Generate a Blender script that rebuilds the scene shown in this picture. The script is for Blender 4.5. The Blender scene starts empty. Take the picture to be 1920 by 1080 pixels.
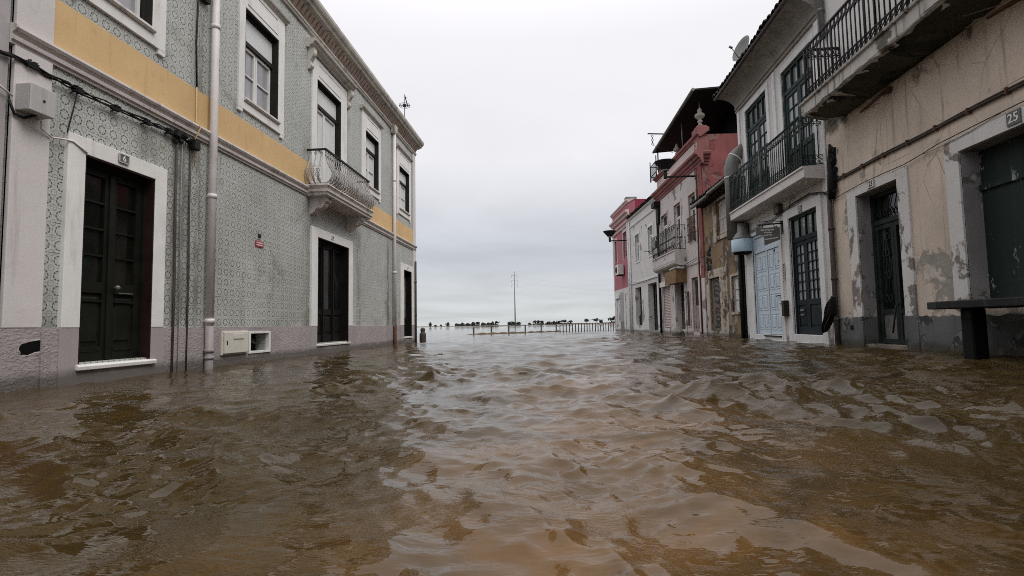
import bpy, bmesh, math, random
import numpy as np
from mathutils import Vector, Matrix

# ------------------------------------------------------------------ camera, sky, sun, exposure
SC = bpy.context.scene
COL = SC.collection
cam = bpy.data.cameras.new('camera')
cam.sensor_width = 36.0
cam.lens = 18.75
cam.clip_start = 0.02
cam.clip_end = 12000
camo = bpy.data.objects.new('camera', cam)
COL.objects.link(camo)
PITCH, YAW, ROLL = math.radians(3.977), math.radians(4.777), math.radians(1.03)
_fh = Vector((-math.sin(YAW), math.cos(YAW), 0)); _rt = Vector((math.cos(YAW), math.sin(YAW), 0)); _up = Vector((0, 0, 1))
_fw = _fh*math.cos(PITCH) + _up*math.sin(PITCH)
_uc = _up*math.cos(PITCH) - _fh*math.sin(PITCH)
_X = _rt*math.cos(ROLL) - _uc*math.sin(ROLL)
_Y = _rt*math.sin(ROLL) + _uc*math.cos(ROLL)
_m = Matrix((_X, _Y, -_fw)).transposed().to_4x4()
_m.translation = Vector((0, 0, 0.5))
camo.matrix_world = _m
SC.camera = camo

SUN_EL, SUN_AZ = math.radians(52), math.radians(118)      # azimuth clockwise from +Y
world = bpy.data.worlds.new('World')
SC.world = world
world.use_nodes = True
SC.view_settings.view_transform = 'Standard'
SC.view_settings.look = 'None'
SC.view_settings.exposure = 0.3
SC.view_settings.gamma = 1.0
SC.render.engine = 'CYCLES'
SC.cycles.max_bounces = 6
SC.cycles.use_denoising = False
SC.cycles.use_adaptive_sampling = False
SC.cycles.filter_width = 0.95


class N:
    """small node-graph helper"""
    def __init__(self, nt):
        self.nt = nt
    def new(self, t, **kw):
        n = self.nt.nodes.new(t)
        for k, v in kw.items():
            setattr(n, k, v)
        return n
    def put(self, sock, v):
        if hasattr(v, 'is_linked') or isinstance(v, bpy.types.NodeSocket):
            self.nt.links.new(v, sock)
        else:
            sock.default_value = v
    def m(self, op, a, b=0.0, c=0.0, clamp=False):
        n = self.new('ShaderNodeMath', operation=op)
        n.use_clamp = clamp
        self.put(n.inputs[0], a); self.put(n.inputs[1], b); self.put(n.inputs[2], c)
        return n.outputs[0]
    def add(self, a, b): return self.m('ADD', a, b)
    def mul(self, a, b): return self.m('MULTIPLY', a, b)
    def sub(self, a, b): return self.m('SUBTRACT', a, b)
    def step(self, x, lo, hi):          # smoothstep lo..hi
        n = self.new('ShaderNodeMapRange', interpolation_type='SMOOTHSTEP')
        self.put(n.inputs[0], x); n.inputs[1].default_value = lo; n.inputs[2].default_value = hi
        return n.outputs[0]
    def mr(self, x, a, b, c, d):
        n = self.new('ShaderNodeMapRange')
        self.put(n.inputs[0], x)
        for i, v in enumerate((a, b, c, d)):
            n.inputs[i+1].default_value = v
        return n.outputs[0]
    def mix(self, f, a, b, mode='MIX'):
        n = self.new('ShaderNodeMix', data_type='RGBA', blend_type=mode)
        self.put(n.inputs[0], f)
        self.put(n.inputs[6], a if not isinstance(a, tuple) else (*a[:3], 1))
        self.put(n.inputs[7], b if not isinstance(b, tuple) else (*b[:3], 1))
        return n.outputs[2]
    def coord(self, out='Object'):
        return self.new('ShaderNodeTexCoord').outputs[out]
    def sep(self, v):
        n = self.new('ShaderNodeSeparateXYZ'); self.put(n.inputs[0], v)
        return n.outputs[0], n.outputs[1], n.outputs[2]
    def comb(self, x, y, z):
        n = self.new('ShaderNodeCombineXYZ')
        self.put(n.inputs[0], x); self.put(n.inputs[1], y); self.put(n.inputs[2], z)
        return n.outputs[0]
    def mapping(self, v, loc=(0, 0, 0), scale=(1, 1, 1), rot=(0, 0, 0)):
        n = self.new('ShaderNodeMapping'); self.put(n.inputs[0], v)
        n.inputs[1].default_value = loc; n.inputs[2].default_value = rot; n.inputs[3].default_value = scale
        return n.outputs[0]
    def noise(self, v, scale=5, detail=4, rough=0.55, dist=0.0):
        n = self.new('ShaderNodeTexNoise'); self.put(n.inputs['Vector'], v)
        n.inputs['Scale'].default_value = scale; n.inputs['Detail'].default_value = detail
        n.inputs['Roughness'].default_value = rough; n.inputs['Distortion'].default_value = dist
        return n.outputs[0]
    def white(self, v):
        n = self.new('ShaderNodeTexWhiteNoise'); self.put(n.inputs['Vector'], v)
        return n.outputs[0]
    def voro(self, v, scale, feature='DISTANCE_TO_EDGE'):
        n = self.new('ShaderNodeTexVoronoi', feature=feature); self.put(n.inputs['Vector'], v)
        n.inputs['Scale'].default_value = scale
        return n.outputs[0]
    def bump(self, h, strength=0.3, dist=0.01, normal=None):
        n = self.new('ShaderNodeBump'); self.put(n.inputs['Height'], h)
        n.inputs['Strength'].default_value = strength; n.inputs['Distance'].default_value = dist
        if normal is not None:
            self.put(n.inputs['Normal'], normal)
        return n.outputs[0]


# world: physical sky under a procedural overcast cloud deck
w = N(world.node_tree)
bg = world.node_tree.nodes['Background']
sky = w.new('ShaderNodeTexSky', sky_type='NISHITA')
sky.sun_disc = False
sky.sun_elevation = SUN_EL
sky.sun_rotation = SUN_AZ
dirv = w.coord('Generated')
dx, dy, dz = w.sep(dirv)
zc = w.m('MAXIMUM', dz, 0.0)
inv = w.m('DIVIDE', 1.0, w.add(zc, 0.10))
cl = w.comb(w.mul(dx, inv), w.mul(dy, inv), 0.0)
n1 = w.noise(cl, 0.55, 5, 0.55, 0.4)
n2 = w.noise(w.mapping(cl, (4, 2, 0), (0.8, 1.0, 1)), 0.6, 6, 0.6, 0.5)
cr = w.new('ShaderNodeValToRGB')
e = cr.color_ramp.elements
e[0].position = 0.0; e[0].color = (5.5, 5.7, 5.8, 1)
e[1].position = 1.0; e[1].color = (16.5, 16.3, 16.4, 1)
for p, c in ((0.045, (5.2, 5.4, 5.6)), (0.12, (4.9, 5.1, 5.5)), (0.20, (5.7, 5.8, 6.1)), (0.30, (7.4, 7.35, 7.6)), (0.48, (7.9, 7.75, 8.0)), (0.60, (9.8, 9.6, 9.8))):
    q = e.new(p); q.color = (*c, 1)
world.node_tree.links.new(zc, cr.inputs[0])
fac = w.add(w.mr(n1, 0.3, 0.7, 0.89, 1.09), w.mr(n2, 0.3, 0.7, -0.035, 0.035))
low = w.m('SUBTRACT', 1.0, w.step(zc, 0.16, 0.5))
amp = w.add(1.0, w.mul(w.sub(fac, 1.0), w.add(0.25, low)))
vm = w.new('ShaderNodeVectorMath', operation='SCALE')
world.node_tree.links.new(cr.outputs[0], vm.inputs[0]); w.put(vm.inputs['Scale'], amp)
skymix = w.mix(0.93, sky.outputs[0], vm.outputs[0])
world.node_tree.links.new(skymix, bg.inputs[0])
bg.inputs[1].default_value = 0.1

sun = bpy.data.lights.new('sun', 'SUN')
sun.energy = 1.35
sun.angle = math.radians(28)
sun.color = (1.0, 0.965, 0.92)
suno = bpy.data.objects.new('sun', sun)
COL.objects.link(suno)
_sd = Vector((math.sin(SUN_AZ)*math.cos(SUN_EL), math.cos(SUN_AZ)*math.cos(SUN_EL), math.sin(SUN_EL)))
suno.rotation_euler = _sd.to_track_quat('Z', 'Y').to_euler()
suno.location = (0, 0, 30)


# ------------------------------------------------------------------ materials
def mat(name):
    m = bpy.data.materials.new(name)
    m.use_nodes = True
    nt = m.node_tree
    b = nt.nodes['Principled BSDF']
    return m, N(nt), b


def simple(name, col, rough=0.6, metal=0.0, var=0.18, scale=6.0, bump=0.1, spec=0.4, dirt=None, dirtamt=0.5):
    """paint / metal / stone with uneven tone and a little relief"""
    m, n, b = mat(name)
    v = n.coord()
    a = n.noise(v, scale, 5, 0.6)
    g = n.noise(n.mapping(v, (3, 1, 7), (1, 1, .18)), scale*1.7, 4, 0.65)
    c = n.mix(n.mr(a, .3, .7, 0, 1), tuple(x*(1-var) for x in col), tuple(min(1, x*(1+var)) for x in col))
    if dirt is not None:
        c = n.mix(n.mul(n.step(g, .52, .72), dirtamt), c, dirt)
    if max(col) < .05: spec = min(spec, .16)
    n.put(b.inputs['Base Color'], c)
    n.put(b.inputs['Roughness'], n.mr(a, .3, .7, max(0.02, rough-.1), min(1, rough+.1)))
    b.inputs['Metallic'].default_value = metal
    b.inputs['Specular IOR Level'].default_value = spec
    if bump:
        n.put(b.inputs['Normal'], n.bump(n.noise(v, scale*9, 3), bump, .004))
    return m


def plaster(name, base, under, under2=None, peel=.6, pscale=1.1, var=.16, grime=(.05, .045, .04), gamt=.5, seed=0.0,
            streak=.56, zdamp=None, cracks=0.0, bump=.35, wet=True, lumps=0.0, mould=None):
    """weathered render: uneven tone, vertical rain streaks, peeled patches with hard edges showing the coat beneath"""
    m, n, b = mat(name)
    v = n.mapping(n.coord(), (seed*3.1, seed*1.7, seed*2.3))
    x, y, z = n.sep(n.coord())
    big = n.noise(v, .9, 6, .6)
    mid = n.noise(v, 5, 5, .6)
    c = n.mix(n.mr(big, .3, .7, 0, 1), tuple(k*(1-var) for k in base), tuple(min(1, k*(1+var)) for k in base))
    c = n.mix(n.mul(n.step(mid, .55, .75), .3), c, tuple(k*.62 for k in base))
    st = n.noise(n.mapping(v, (1, 2, 3), (1.4, 3.2, .22)), 2.6, 6, .68)
    c = n.mix(n.mul(n.step(st, streak, streak+.17), gamt), c, grime)
    pk = n.noise(v, pscale, 8, .62, .35)
    lift = pk
    if zdamp:      # rising damp: more peeling near the base of the wall
        lift = n.add(pk, n.mr(z, zdamp[0], zdamp[1], zdamp[2], 0))
    edge = n.step(lift, peel, peel+.012)
    u = under
    if under2:
        u = n.mix(n.step(n.noise(v, pscale*2.3, 5, .6), .5, .54), under, under2)
    u = n.mix(n.mul(n.step(mid, .45, .7), .5), u, tuple(k*.6 for k in under))
    c = n.mix(edge, c, u)
    rim = n.mul(n.step(lift, peel-.02, peel), n.m('SUBTRACT', 1.0, edge))
    c = n.mix(n.mul(rim, .45), c, tuple(k*.4 for k in base))
    if mould:      # blotches of black-green mould where a leaking slab keeps the wall wet
        bl = n.add(n.noise(n.mapping(v, (4, 4, 4)), 1.3, 7, .66, .4), n.mul(n.sub(z, mould[0]), mould[1]))
        c = n.mix(n.mul(n.step(bl, .60, .74), .85), c, (.045, .04, .026))
        c = n.mix(n.mul(n.step(bl, .78, .84), .8), c, (.012, .012, .009))
    h = n.sub(n.mul(n.noise(v, 22, 5, .65), .35), n.mul(edge, 1.2))
    if cracks > 0:
        ce = n.voro(n.mapping(n.mix(.06, v, n.noise(v, 3, 3)), (0, 0, 0), (1, 1, 1)), 1.1)
        cm = n.mul(n.m('SUBTRACT', 1.0, n.step(ce, 0.0, .012)), n.step(big, .47, .6))
        c = n.mix(n.mul(cm, cracks), c, (.03, .025, .02))
        h = n.sub(h, n.mul(cm, .8))
    if lumps:
        lp = n.noise(n.mapping(v, (0, 0, 0), (1, 1, 1.6)), 24, 4, .6)
        h = n.add(h, n.mul(n.step(lp, .42, .68), lumps*1.6))
    if wet:
        wz = n.add(z, n.mul(n.sub(n.noise(v, 3, 4), .5), .16))
        c = n.mix(n.mul(n.m('SUBTRACT', 1.0, n.step(wz, .06, .17)), .68), c, (.05, .043, .03))
    n.put(b.inputs['Base Color'], c)
    b.inputs['Roughness'].default_value = .88
    b.inputs['Specular IOR Level'].default_value = .25
    n.put(b.inputs['Normal'], n.bump(h, bump, .012))
    return m


def tile_material():
    """grey-green patterned azulejos, 14.6 cm, each with a dashed ring and a flower; grout, chips, damp streaks"""
    m, n, b = mat('patterned_wall_tiles')
    v = n.coord()
    x, y, z = n.sep(v)
    T = .146
    u = n.m('DIVIDE', n.add(y, 20.0), T); t = n.m('DIVIDE', n.sub(z, .54), T)
    fu = n.sub(n.m('FRACT', u), .5); ft = n.sub(n.m('FRACT', t), .5)
    cell = n.comb(n.m('FLOOR', u), n.m('FLOOR', t), 0.0)
    rnd = n.white(cell)
    wob = n.noise(v, 60, 3, .6)
    r = n.m('SQRT', n.add(n.mul(fu, fu), n.mul(ft, ft)))
    r = n.add(r, n.mul(n.sub(wob, .5), .05))
    ang = n.m('ARCTAN2', ft, fu)
    ring = n.m('SUBTRACT', 1.0, n.step(n.m('ABSOLUTE', n.sub(r, .30)), .03, .07))
    dash = n.step(n.m('SINE', n.mul(ang, 8.0)), -.75, -.2)
    ring = n.mul(ring, n.add(.35, n.mul(dash, .65)))
    pet = n.m('ABSOLUTE', n.m('SINE', n.mul(ang, 2.0)))
    flower = n.mul(n.m('SUBTRACT', 1.0, n.step(n.m('ABSOLUTE', n.sub(r, n.add(.05, n.mul(pet, .15)))), .0, .04)), .55)
    au = n.sub(.5, n.m('ABSOLUTE', fu)); at = n.sub(.5, n.m('ABSOLUTE', ft))
    rc = n.m('SQRT', n.add(n.mul(au, au), n.mul(at, at)))
    corner = n.mul(n.m('SUBTRACT', 1.0, n.step(n.m('ABSOLUTE', n.sub(rc, .2)), .015, .05)), .5)
    diam = n.mul(n.m('SUBTRACT', 1.0, n.step(n.m('ABSOLUTE', n.sub(n.add(au, at), .40)), .01, .035)), .25)
    axis = n.m('MINIMUM', n.m('ABSOLUTE', fu), n.m('ABSOLUTE', ft))
    spoke = n.mul(n.mul(n.m('SUBTRACT', 1.0, n.step(axis, .01, .05)), n.step(r, .36, .40)), .45)
    pat = n.m('MAXIMUM', ring, n.m('MAXIMUM', flower, n.m('MAXIMUM', corner, n.m('MAXIMUM', diam, spoke))))
    fade = n.mul(n.step(n.noise(v, 1.3, 5, .6), .3, .62), n.mr(rnd, 0, 1, .75, 1.0))
    pat = n.mul(pat, n.add(.72, n.mul(fade, .28)))
    g = n.m('MINIMUM', au, at)
    big = n.noise(v, .8, 5, .6)
    base = n.mix(n.mr(big, .3, .7, 0, 1), (.385, .40, .375), (.56, .565, .545))
    base = n.mix(n.mul(rnd, .34), base, (.42, .43, .37))
    base = n.mix(n.mul(n.step(n.noise(v, 14, 5, .7), .5, .72), .28), base, (.26, .26, .21))
    gb = n.step(n.add(n.noise(v, 1.1, 7, .68, .5), n.mr(z, .3, 3.2, .03, -.02)), .52, .66)
    base = n.mix(n.mul(gb, .6), base, (.19, .20, .155))
    c = n.mix(pat, base, (.040, .050, .038))
    # grout: mostly thin and pale-dark, opened and blackened in places along the courses
    gm = n.m('SUBTRACT', 1.0, n.step(g, .010, .028))
    gh = n.m('SUBTRACT', 1.0, n.step(at, .014, .05))
    open_ = n.step(n.noise(n.mapping(v, (0, 0, 0), (1, .6, 2.0)), 3.3, 5, .7), .5, .64)
    c = n.mix(n.mul(gm, .38), c, (.2, .19, .165))
    c = n.mix(n.mul(n.mul(gh, open_), .8), c, (.07, .065, .055))
    sp = n.mul(n.step(n.noise(v, 34, 4, .7), .53, .66), n.step(n.noise(n.mapping(v, (3, 3, 3)), 1.4, 6, .66), .46, .6))
    c = n.mix(n.mul(sp, .6), c, (.09, .095, .075))
    # chips where glaze fell off
    chip = n.step(n.add(n.noise(v, 9, 6, .7), n.mul(n.noise(v, .7, 3), .12)), .735, .75)
    c = n.mix(n.mul(chip, .85), c, (.055, .05, .045))
    # rain and pipe streaks
    sn = n.noise(n.mapping(v, (0, 0, 0), (1, 3.5, .25)), 3.0, 6, .7)
    c = n.mix(n.mul(n.step(sn, .55, .75), .5), c, (.13, .125, .10))
    for s0, wd, zt, amt in ((6.38, .22, 3.0, .62), (14.85, .16, 3.1, .75), (6.72, .10, 7.5, .55), (10.0, .45, 3.1, .4), (12.6, .22, 3.0, .45)):
        k = n.m('SUBTRACT', 1.0, n.step(n.m('ABSOLUTE', n.sub(y, s0)), wd*.2, wd))
        k = n.mul(k, n.step(n.add(z, n.mul(n.sub(sn, .5), .8)), zt, zt-.25))
        k = n.mul(k, n.step(n.noise(n.mapping(v, (5, 0, 2), (1, 1.6, .5)), 5, 6, .7), .36, .58))
        c = n.mix(n.mul(k, amt), c, (.07, .07, .055))
    n.put(b.inputs['Base Color'], c)
    n.put(b.inputs['Roughness'], n.mr(big, .3, .7, .34, .6))
    b.inputs['Specular IOR Level'].default_value = .45
    h = n.sub(n.mul(n.noise(v, 7, 3), .25), n.add(n.mul(gm, .5), n.mul(chip, 1.0)))
    h = n.add(h, n.mul(rnd, .3))
    n.put(b.inputs['Normal'], n.bump(h, .4, .006))
    return m


def wood_planks(name, c1, c2, pale, pitch=.17, pamt=.5):
    m, n, b = mat(name)
    v = n.coord()
    x, y, z = n.sep(v)
    u = n.m('DIVIDE', n.add(y, 30), pitch)
    rnd = n.white(n.comb(n.m('FLOOR', u), 0.0, 0.0))
    gap = n.m('SUBTRACT', 1.0, n.step(n.m('ABSOLUTE', n.sub(n.m('FRACT', u), .5)), .485, .47))
    gr = n.noise(n.mapping(v, (0, 0, 0), (1, 9, .7)), 6, 6, .65)
    c = n.mix(gr, c1, c2)
    c = n.mix(n.mul(rnd, .4), c, tuple(k*.6 for k in c1))
    bl = n.step(n.noise(n.mapping(v, (2, 3, 1), (1, 1.6, .9)), 2.4, 7, .65), .60, .64)
    c = n.mix(n.mul(bl, pamt), c, pale)
    n.put(b.inputs['Base Color'], c)
    b.inputs['Roughness'].default_value = .75
    b.inputs['Specular IOR Level'].default_value = .12
    n.put(b.inputs['Normal'], n.bump(n.sub(n.mul(gr, .3), n.sub(1.0, gap)), .3, .006))
    return m


def glass_dark(name, col=(.006, .007, .008), rough=.03, streak=(.035, .035, .036), amt=.5):
    m, n, b = mat(name)
    v = n.coord()
    a = n.noise(n.mapping(v, (0, 0, 0), (1, 1.2, .5)), 3, 5, .65)
    n.put(b.inputs['Base Color'], n.mix(n.mul(n.step(a, .45, .7), amt), col, streak))
    n.put(b.inputs['Roughness'], n.mr(a, .3, .7, rough, rough+.12))
    b.inputs['Specular IOR Level'].default_value = .45
    n.put(b.inputs['Normal'], n.bump(n.noise(v, 2.2, 2), .05, .02))
    return m


def water_material():
    m, n, b = mat('muddy_flood_water')
    v = n.coord()
    x, y, z = n.sep(v)
    big = n.noise(n.mapping(v, (0, 0, 0), (1, .7, 1)), .35, 5, .6, .6)
    fine = n.noise(n.mapping(v, (0, 0, 0), (1.3, .8, 1)), 1.6, 6, .65, .8)
    c = n.mix(n.mr(big, .3, .7, 0, 1), (.037, .0245, .0082), (.068, .043, .0138))
    c = n.mix(n.mul(n.step(fine, .5, .72), .5), c, (.040, .023, .0075))
    # golden light scattering up mid-street, painted into the body colour as a fading lane
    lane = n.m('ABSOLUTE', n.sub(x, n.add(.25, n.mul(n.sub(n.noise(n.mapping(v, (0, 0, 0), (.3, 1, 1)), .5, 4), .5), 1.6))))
    light_lane = n.mul(n.mr(y, 2.5, 9.0, 1.0, .12), n.m('SUBTRACT', 1.0, n.step(lane, .1, 1.25)))
    light_lane = n.mul(light_lane, n.mr(n.noise(v, 1.0, 6, .65, .8), .38, .6, .1, 1.0))
    c = n.mix(light_lane, c, (.175, .090, .026))
    n.put(b.inputs['Base Color'], c)
    b.inputs['Roughness'].default_value = .015
    b.inputs['IOR'].default_value = 1.333
    b.inputs['Specular IOR Level'].default_value = .5
    r1 = n.noise(n.mapping(v, (0, 0, 0), (1.0, 1.7, 1), (0, 0, .5)), 6, 2, .5, .8)
    r2 = n.noise(n.mapping(v, (3, 1, 0), (1.0, 2.6, 1), (0, 0, -.5)), 17, 2, .5, .6)
    r3 = n.noise(n.mapping(v, (1, 5, 0), (.8, 2.8, 1), (0, 0, .8)), 42, 2, .5, .5)
    patch = n.step(n.noise(v, 1.1, 4, .6), .44, .60)
    patch2 = n.step(n.noise(n.mapping(v, (7, 2, 0)), 2.1, 4, .6), .47, .60)
    h = n.add(n.mul(r1, .55), n.add(n.mul(n.mul(r2, .36), n.add(.12, patch)), n.mul(n.mul(r3, .24), patch2)))
    bm = n.bump(h, .42, .03)
    far = n.noise(n.mapping(v, (0, 0, 0), (.55, 1.5, 1)), 1.6, 6, .62)
    n.put(b.inputs['Normal'], n.bump(far, .3, .05, bm))
    return m


M = {}
M['tile'] = tile_material()
M['white_stone'] = simple('white_painted_stone', (.70, .69, .67), .7, 0, .07, 3, .15, .3, (.36, .33, .30), .35)
M['pilaster_white'] = plaster('off_white_render', (.58, .55, .54), (.42, .40, .39), peel=.80, seed=1.3, gamt=.18, var=.07, wet=False)
M['grey_render'] = plaster('grey_render', (.36, .335, .34), (.22, .2, .2), peel=.72, seed=2.2, gamt=.3, var=.1)
M['plinth_rough'] = plaster('rough_mauve_plinth', (.335, .30, .303), (.23, .2, .195), peel=.76, seed=4.1, var=.16, gamt=.3, bump=.7, lumps=.30)
M['plinth_smooth'] = plaster('smooth_mauve_plinth', (.33, .295, .297), (.24, .2, .2), peel=.8, seed=5.1, var=.08, gamt=.25, bump=.15)
M['mustard'] = plaster('mustard_band', (.61, .42, .215), (.55, .42, .27), peel=.70, seed=6.4, var=.11, gamt=.26, grime=(.3, .19, .08), wet=False, bump=.12)
M['string'] = simple('moulding_stone', (.55, .51, .49), .75, 0, .1, 4, .2, .3, (.14, .12, .105), .6)
M['cornice'] = simple('cornice_stone', (.50, .475, .43), .8, 0, .14, 3, .25, .3, (.12, .105, .08), .7)
M['cornice_brown'] = simple('cornice_frieze', (.33, .25, .21), .85, 0, .25, 6, .3, .3, (.07, .05, .04), .7)
M['door_green'] = simple('black_green_gloss_paint', (.0075, .0085, .0055), .62, 0, .3, 5, .12, .5, (.016, .014, .01), .4)
M['door_brown'] = simple('black_brown_paint', (.007, .006, .005), .62, 0, .3, 5, .12, .5)
M['door_lining'] = simple('oxblood_black_paint', (.022, .010, .009), .62, 0, .3, 5, .12, .5)
M['glass'] = glass_dark('dark_glass')
M['glass_warm'] = glass_dark('dark_door_glass', (.005, .005, .004), .05, (.02, .019, .016), .6)
M['glass_grey'] = glass_dark('curtained_glass', (.27, .27, .285), .12, (.40, .40, .42), .8)
M['glass_pale'] = glass_dark('pale_reflective_glass', (.17, .18, .18), .08, (.33, .345, .345), .8)
M['shutter'] = simple('white_blind', (.60, .61, .60), .6, 0, .06, 3, .1)
M['sash'] = simple('white_sash_paint', (.66, .65, .64), .5, 0, .06, 4, .1)
M['dark_frame'] = simple('dark_window_frame', (.02, .02, .018), .62, 0, .3, 6, .1)
M['iron'] = simple('black_wrought_iron', (.022, .022, .024), .62, 0, .3, 9, .2, .5, (.075, .045, .03), .4)
M['iron_grey'] = simple('weathered_pale_iron', (.36, .35, .34), .7, 0, .25, 10, .3, .3, (.02, .02, .02), .9)
M['iron_green'] = simple('green_black_iron', (.022, .034, .030), .5, .2, .4, 9, .2, .5, (.09, .10, .09), .5)
M['rust'] = simple('rusty_iron', (.10, .05, .03), .8, .2, .4, 14, .4, .3)
M['pipe_pale'] = simple('pale_plastic_pipe', (.66, .615, .61), .5, 0, .06, 3, .05, .4, (.36, .31, .28), .5)
M['pipe_grey'] = simple('grey_plastic_pipe', (.27, .24, .24), .55, 0, .12, 5, .1, .4, (.1, .07, .05), .6)
M['pipe_dark'] = simple('dark_drain_pipe', (.06, .05, .045), .7, 0, .4, 8, .3, .3, (.16, .14, .12), .5)
M['cable'] = simple('black_cable', (.018, .018, .018), .6, 0, .2, 9, 0)
M['cable_grey'] = simple('grey_cable', (.22, .21, .2), .6, 0, .2, 9, 0)
M['cable_brown'] = simple('weathered_brown_cable', (.055, .042, .032), .75, 0, .5, 12, .2)
M['box_grey'] = simple('grey_plastic_box', (.42, .41, .40), .55, 0, .06, 5, .1, .4, (.27, .25, .23), .4)
M['box_cream'] = simple('cream_metal_box', (.58, .56, .50), .45, 0, .05, 4, .05, .4, (.4, .37, .3), .4)
M['black'] = simple('black_void', (.006, .006, .006), .62, 0, .2, 5, 0, .1)
M['red_sign'] = simple('red_enamel', (.32, .02, .045), .4, 0, .12, 9, .05)
M['plate_dark'] = simple('dark_number_tile', (.10, .105, .105), .5, 0, .2, 20, .2)
M['plate_text'] = simple('white_lettering', (.72, .72, .70), .5, 0, .06, 20, 0)
M['dark_text'] = simple('black_lettering', (.03, .03, .03), .6, 0, .2, 20, 0)
M['neigh'] = plaster('dark_red_render', (.10, .04, .04), (.06, .035, .035), peel=.7, seed=7.7, gamt=.4)

M['r1_wall'] = plaster('beige_peeling_render', (.575, .49, .41), (.30, .28, .245), (.56, .50, .43), peel=.625, pscale=1.1, seed=11.2, var=.17,
                       grime=(.15, .125, .095), gamt=.42, streak=.53, zdamp=(.5, 2.7, .09), cracks=.5, mould=(3.95, .42))
M['r1_plinth'] = plaster('slate_grey_plinth', (.095, .10, .10), (.19, .185, .175), (.045, .048, .048), peel=.54, pscale=1.9, seed=12.4, var=.4, gamt=.6, bump=.5)
M['r1_frame'] = plaster('peeling_white_frame', (.60, .59, .575), (.20, .185, .175), (.30, .24, .20), peel=.565, pscale=1.7, seed=13.5, var=.07, gamt=.25, wet=False,
                        zdamp=(.6, 2.6, .08))
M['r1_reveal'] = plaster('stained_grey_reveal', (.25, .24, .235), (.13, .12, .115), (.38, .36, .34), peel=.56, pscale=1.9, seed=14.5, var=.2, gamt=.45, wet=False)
M['r1_slab'] = plaster('blackened_balcony_concrete', (.45, .43, .40), (.12, .11, .09), (.2, .19, .17), peel=.58, pscale=1.6, seed=15.1, var=.15,
                       grime=(.035, .032, .028), gamt=.7, streak=.5, wet=False)
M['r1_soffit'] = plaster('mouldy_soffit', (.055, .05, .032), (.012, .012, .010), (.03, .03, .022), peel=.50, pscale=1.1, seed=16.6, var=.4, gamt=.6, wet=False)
M['r1_plank'] = wood_planks('dark_green_planks', (.014, .022, .020), (.035, .050, .046), (.34, .40, .40), .2, .7)
M['r1_leaf'] = simple('dark_green_iron_door', (.018, .025, .024), .62, 0, .4, 6, .15, .5, (.06, .065, .06), .5)
M['ledge'] = simple('dark_wet_stone', (.018, .018, .018), .62, 0, .35, 5, .4, .45, (.065, .065, .06), .5)
M['ledge_post'] = simple('black_slimy_post', (.005, .006, .005), .6, 0, .3, 7, .4, .3)

M['r2_wall'] = plaster('dirty_white_render', (.585, .56, .545), (.30, .275, .26), peel=.72, seed=21.2, var=.08, gamt=.35, grime=(.18, .16, .15))
M['r2_stone'] = simple('white_door_surround', (.66, .655, .65), .7, 0, .07, 4, .15, .3, (.28, .25, .24), .4)
M['r2_cove'] = simple('grimy_cove', (.27, .25, .225), .85, 0, .2, 3, .15, .3, (.1, .085, .07), .5)
M['r2_blue'] = simple('pale_blue_paint', (.52, .60, .67), .5, 0, .06, 4, .1, .4, (.28, .34, .4), .4)
M['r2_green'] = simple('dark_teal_gloss_paint', (.010, .017, .020), .62, 0, .25, 6, .1, .5)
M['r2_frame'] = simple('dark_green_joinery', (.022, .036, .034), .62, 0, .3, 6, .1, .45)
M['roof_tile'] = simple('blackened_clay_tiles', (.035, .028, .024), .85, 0, .5, 5, .4, .3, (.085, .07, .055), .5)
M['zinc'] = simple('grey_zinc', (.16, .16, .15), .55, .35, .2, 5, .15, .5, (.08, .075, .07), .5)
M['drum_blue'] = simple('light_blue_enamel', (.37, .49, .57), .45, 0, .06, 4, .05, .4)
M['r3_wall'] = plaster('ochre_crumbling_render', (.215, .145, .085), (.10, .08, .06), (.30, .265, .225), peel=.54, pscale=1.2, seed=31.7, var=.3,
                       grime=(.04, .03, .025), gamt=.6, streak=.52, zdamp=(.2, 2.6, .06))
M['r3_frame'] = plaster('crumbling_cream_frame', (.41, .36, .30), (.15, .11, .08), peel=.54, pscale=2.2, seed=32.5, var=.15, gamt=.5, grime=(.1, .07, .05))
M['r3_board'] = simple('brown_board', (.145, .11, .085), .75, 0, .15, 4, .2, .3, (.08, .06, .05), .4)
M['r3_shut'] = simple('grey_shutter', (.42, .385, .36), .65, 0, .1, 6, .15, .3, (.25, .22, .2), .5)
M['r4_wall'] = plaster('stained_pinkish_white', (.53, .485, .475), (.24, .2, .185), peel=.62, pscale=1.4, seed=41.9, var=.12, gamt=.6,
                       grime=(.10, .08, .075), streak=.54, zdamp=(.2, 2.2, .06))
M['r4_red'] = plaster('faded_red_render', (.255, .085, .082), (.24, .145, .13), (.13, .05, .048), peel=.57, pscale=1.2, seed=42.2, var=.2, gamt=.5,
                      grime=(.09, .035, .035), streak=.55, wet=False)
M['r4_mould'] = plaster('red_moulding', (.27, .115, .11), (.45, .36, .34), peel=.64, pscale=2.6, seed=43.2, var=.2, gamt=.5, grime=(.08, .04, .04), wet=False)
M['r4_panel'] = plaster('pale_pink_frieze', (.54, .44, .42), (.35, .16, .15), peel=.66, pscale=2.0, seed=44.2, var=.15, gamt=.6, grime=(.15, .09, .085), wet=False)
M['urn'] = plaster('lichen_grey_stone', (.34, .32, .28), (.16, .15, .13), peel=.6, pscale=5, seed=45.0, var=.2, gamt=.5, wet=False)
M['sheet_black'] = simple('black_pipe_and_dark_gap', (.009, .009, .009), .62, 0, .4, 3, .2, .2)
M['awning'] = simple('faded_orange_canvas', (.20, .12, .062), .8, 0, .3, 6, .2, .2, (.14, .09, .05), .5)
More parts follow.
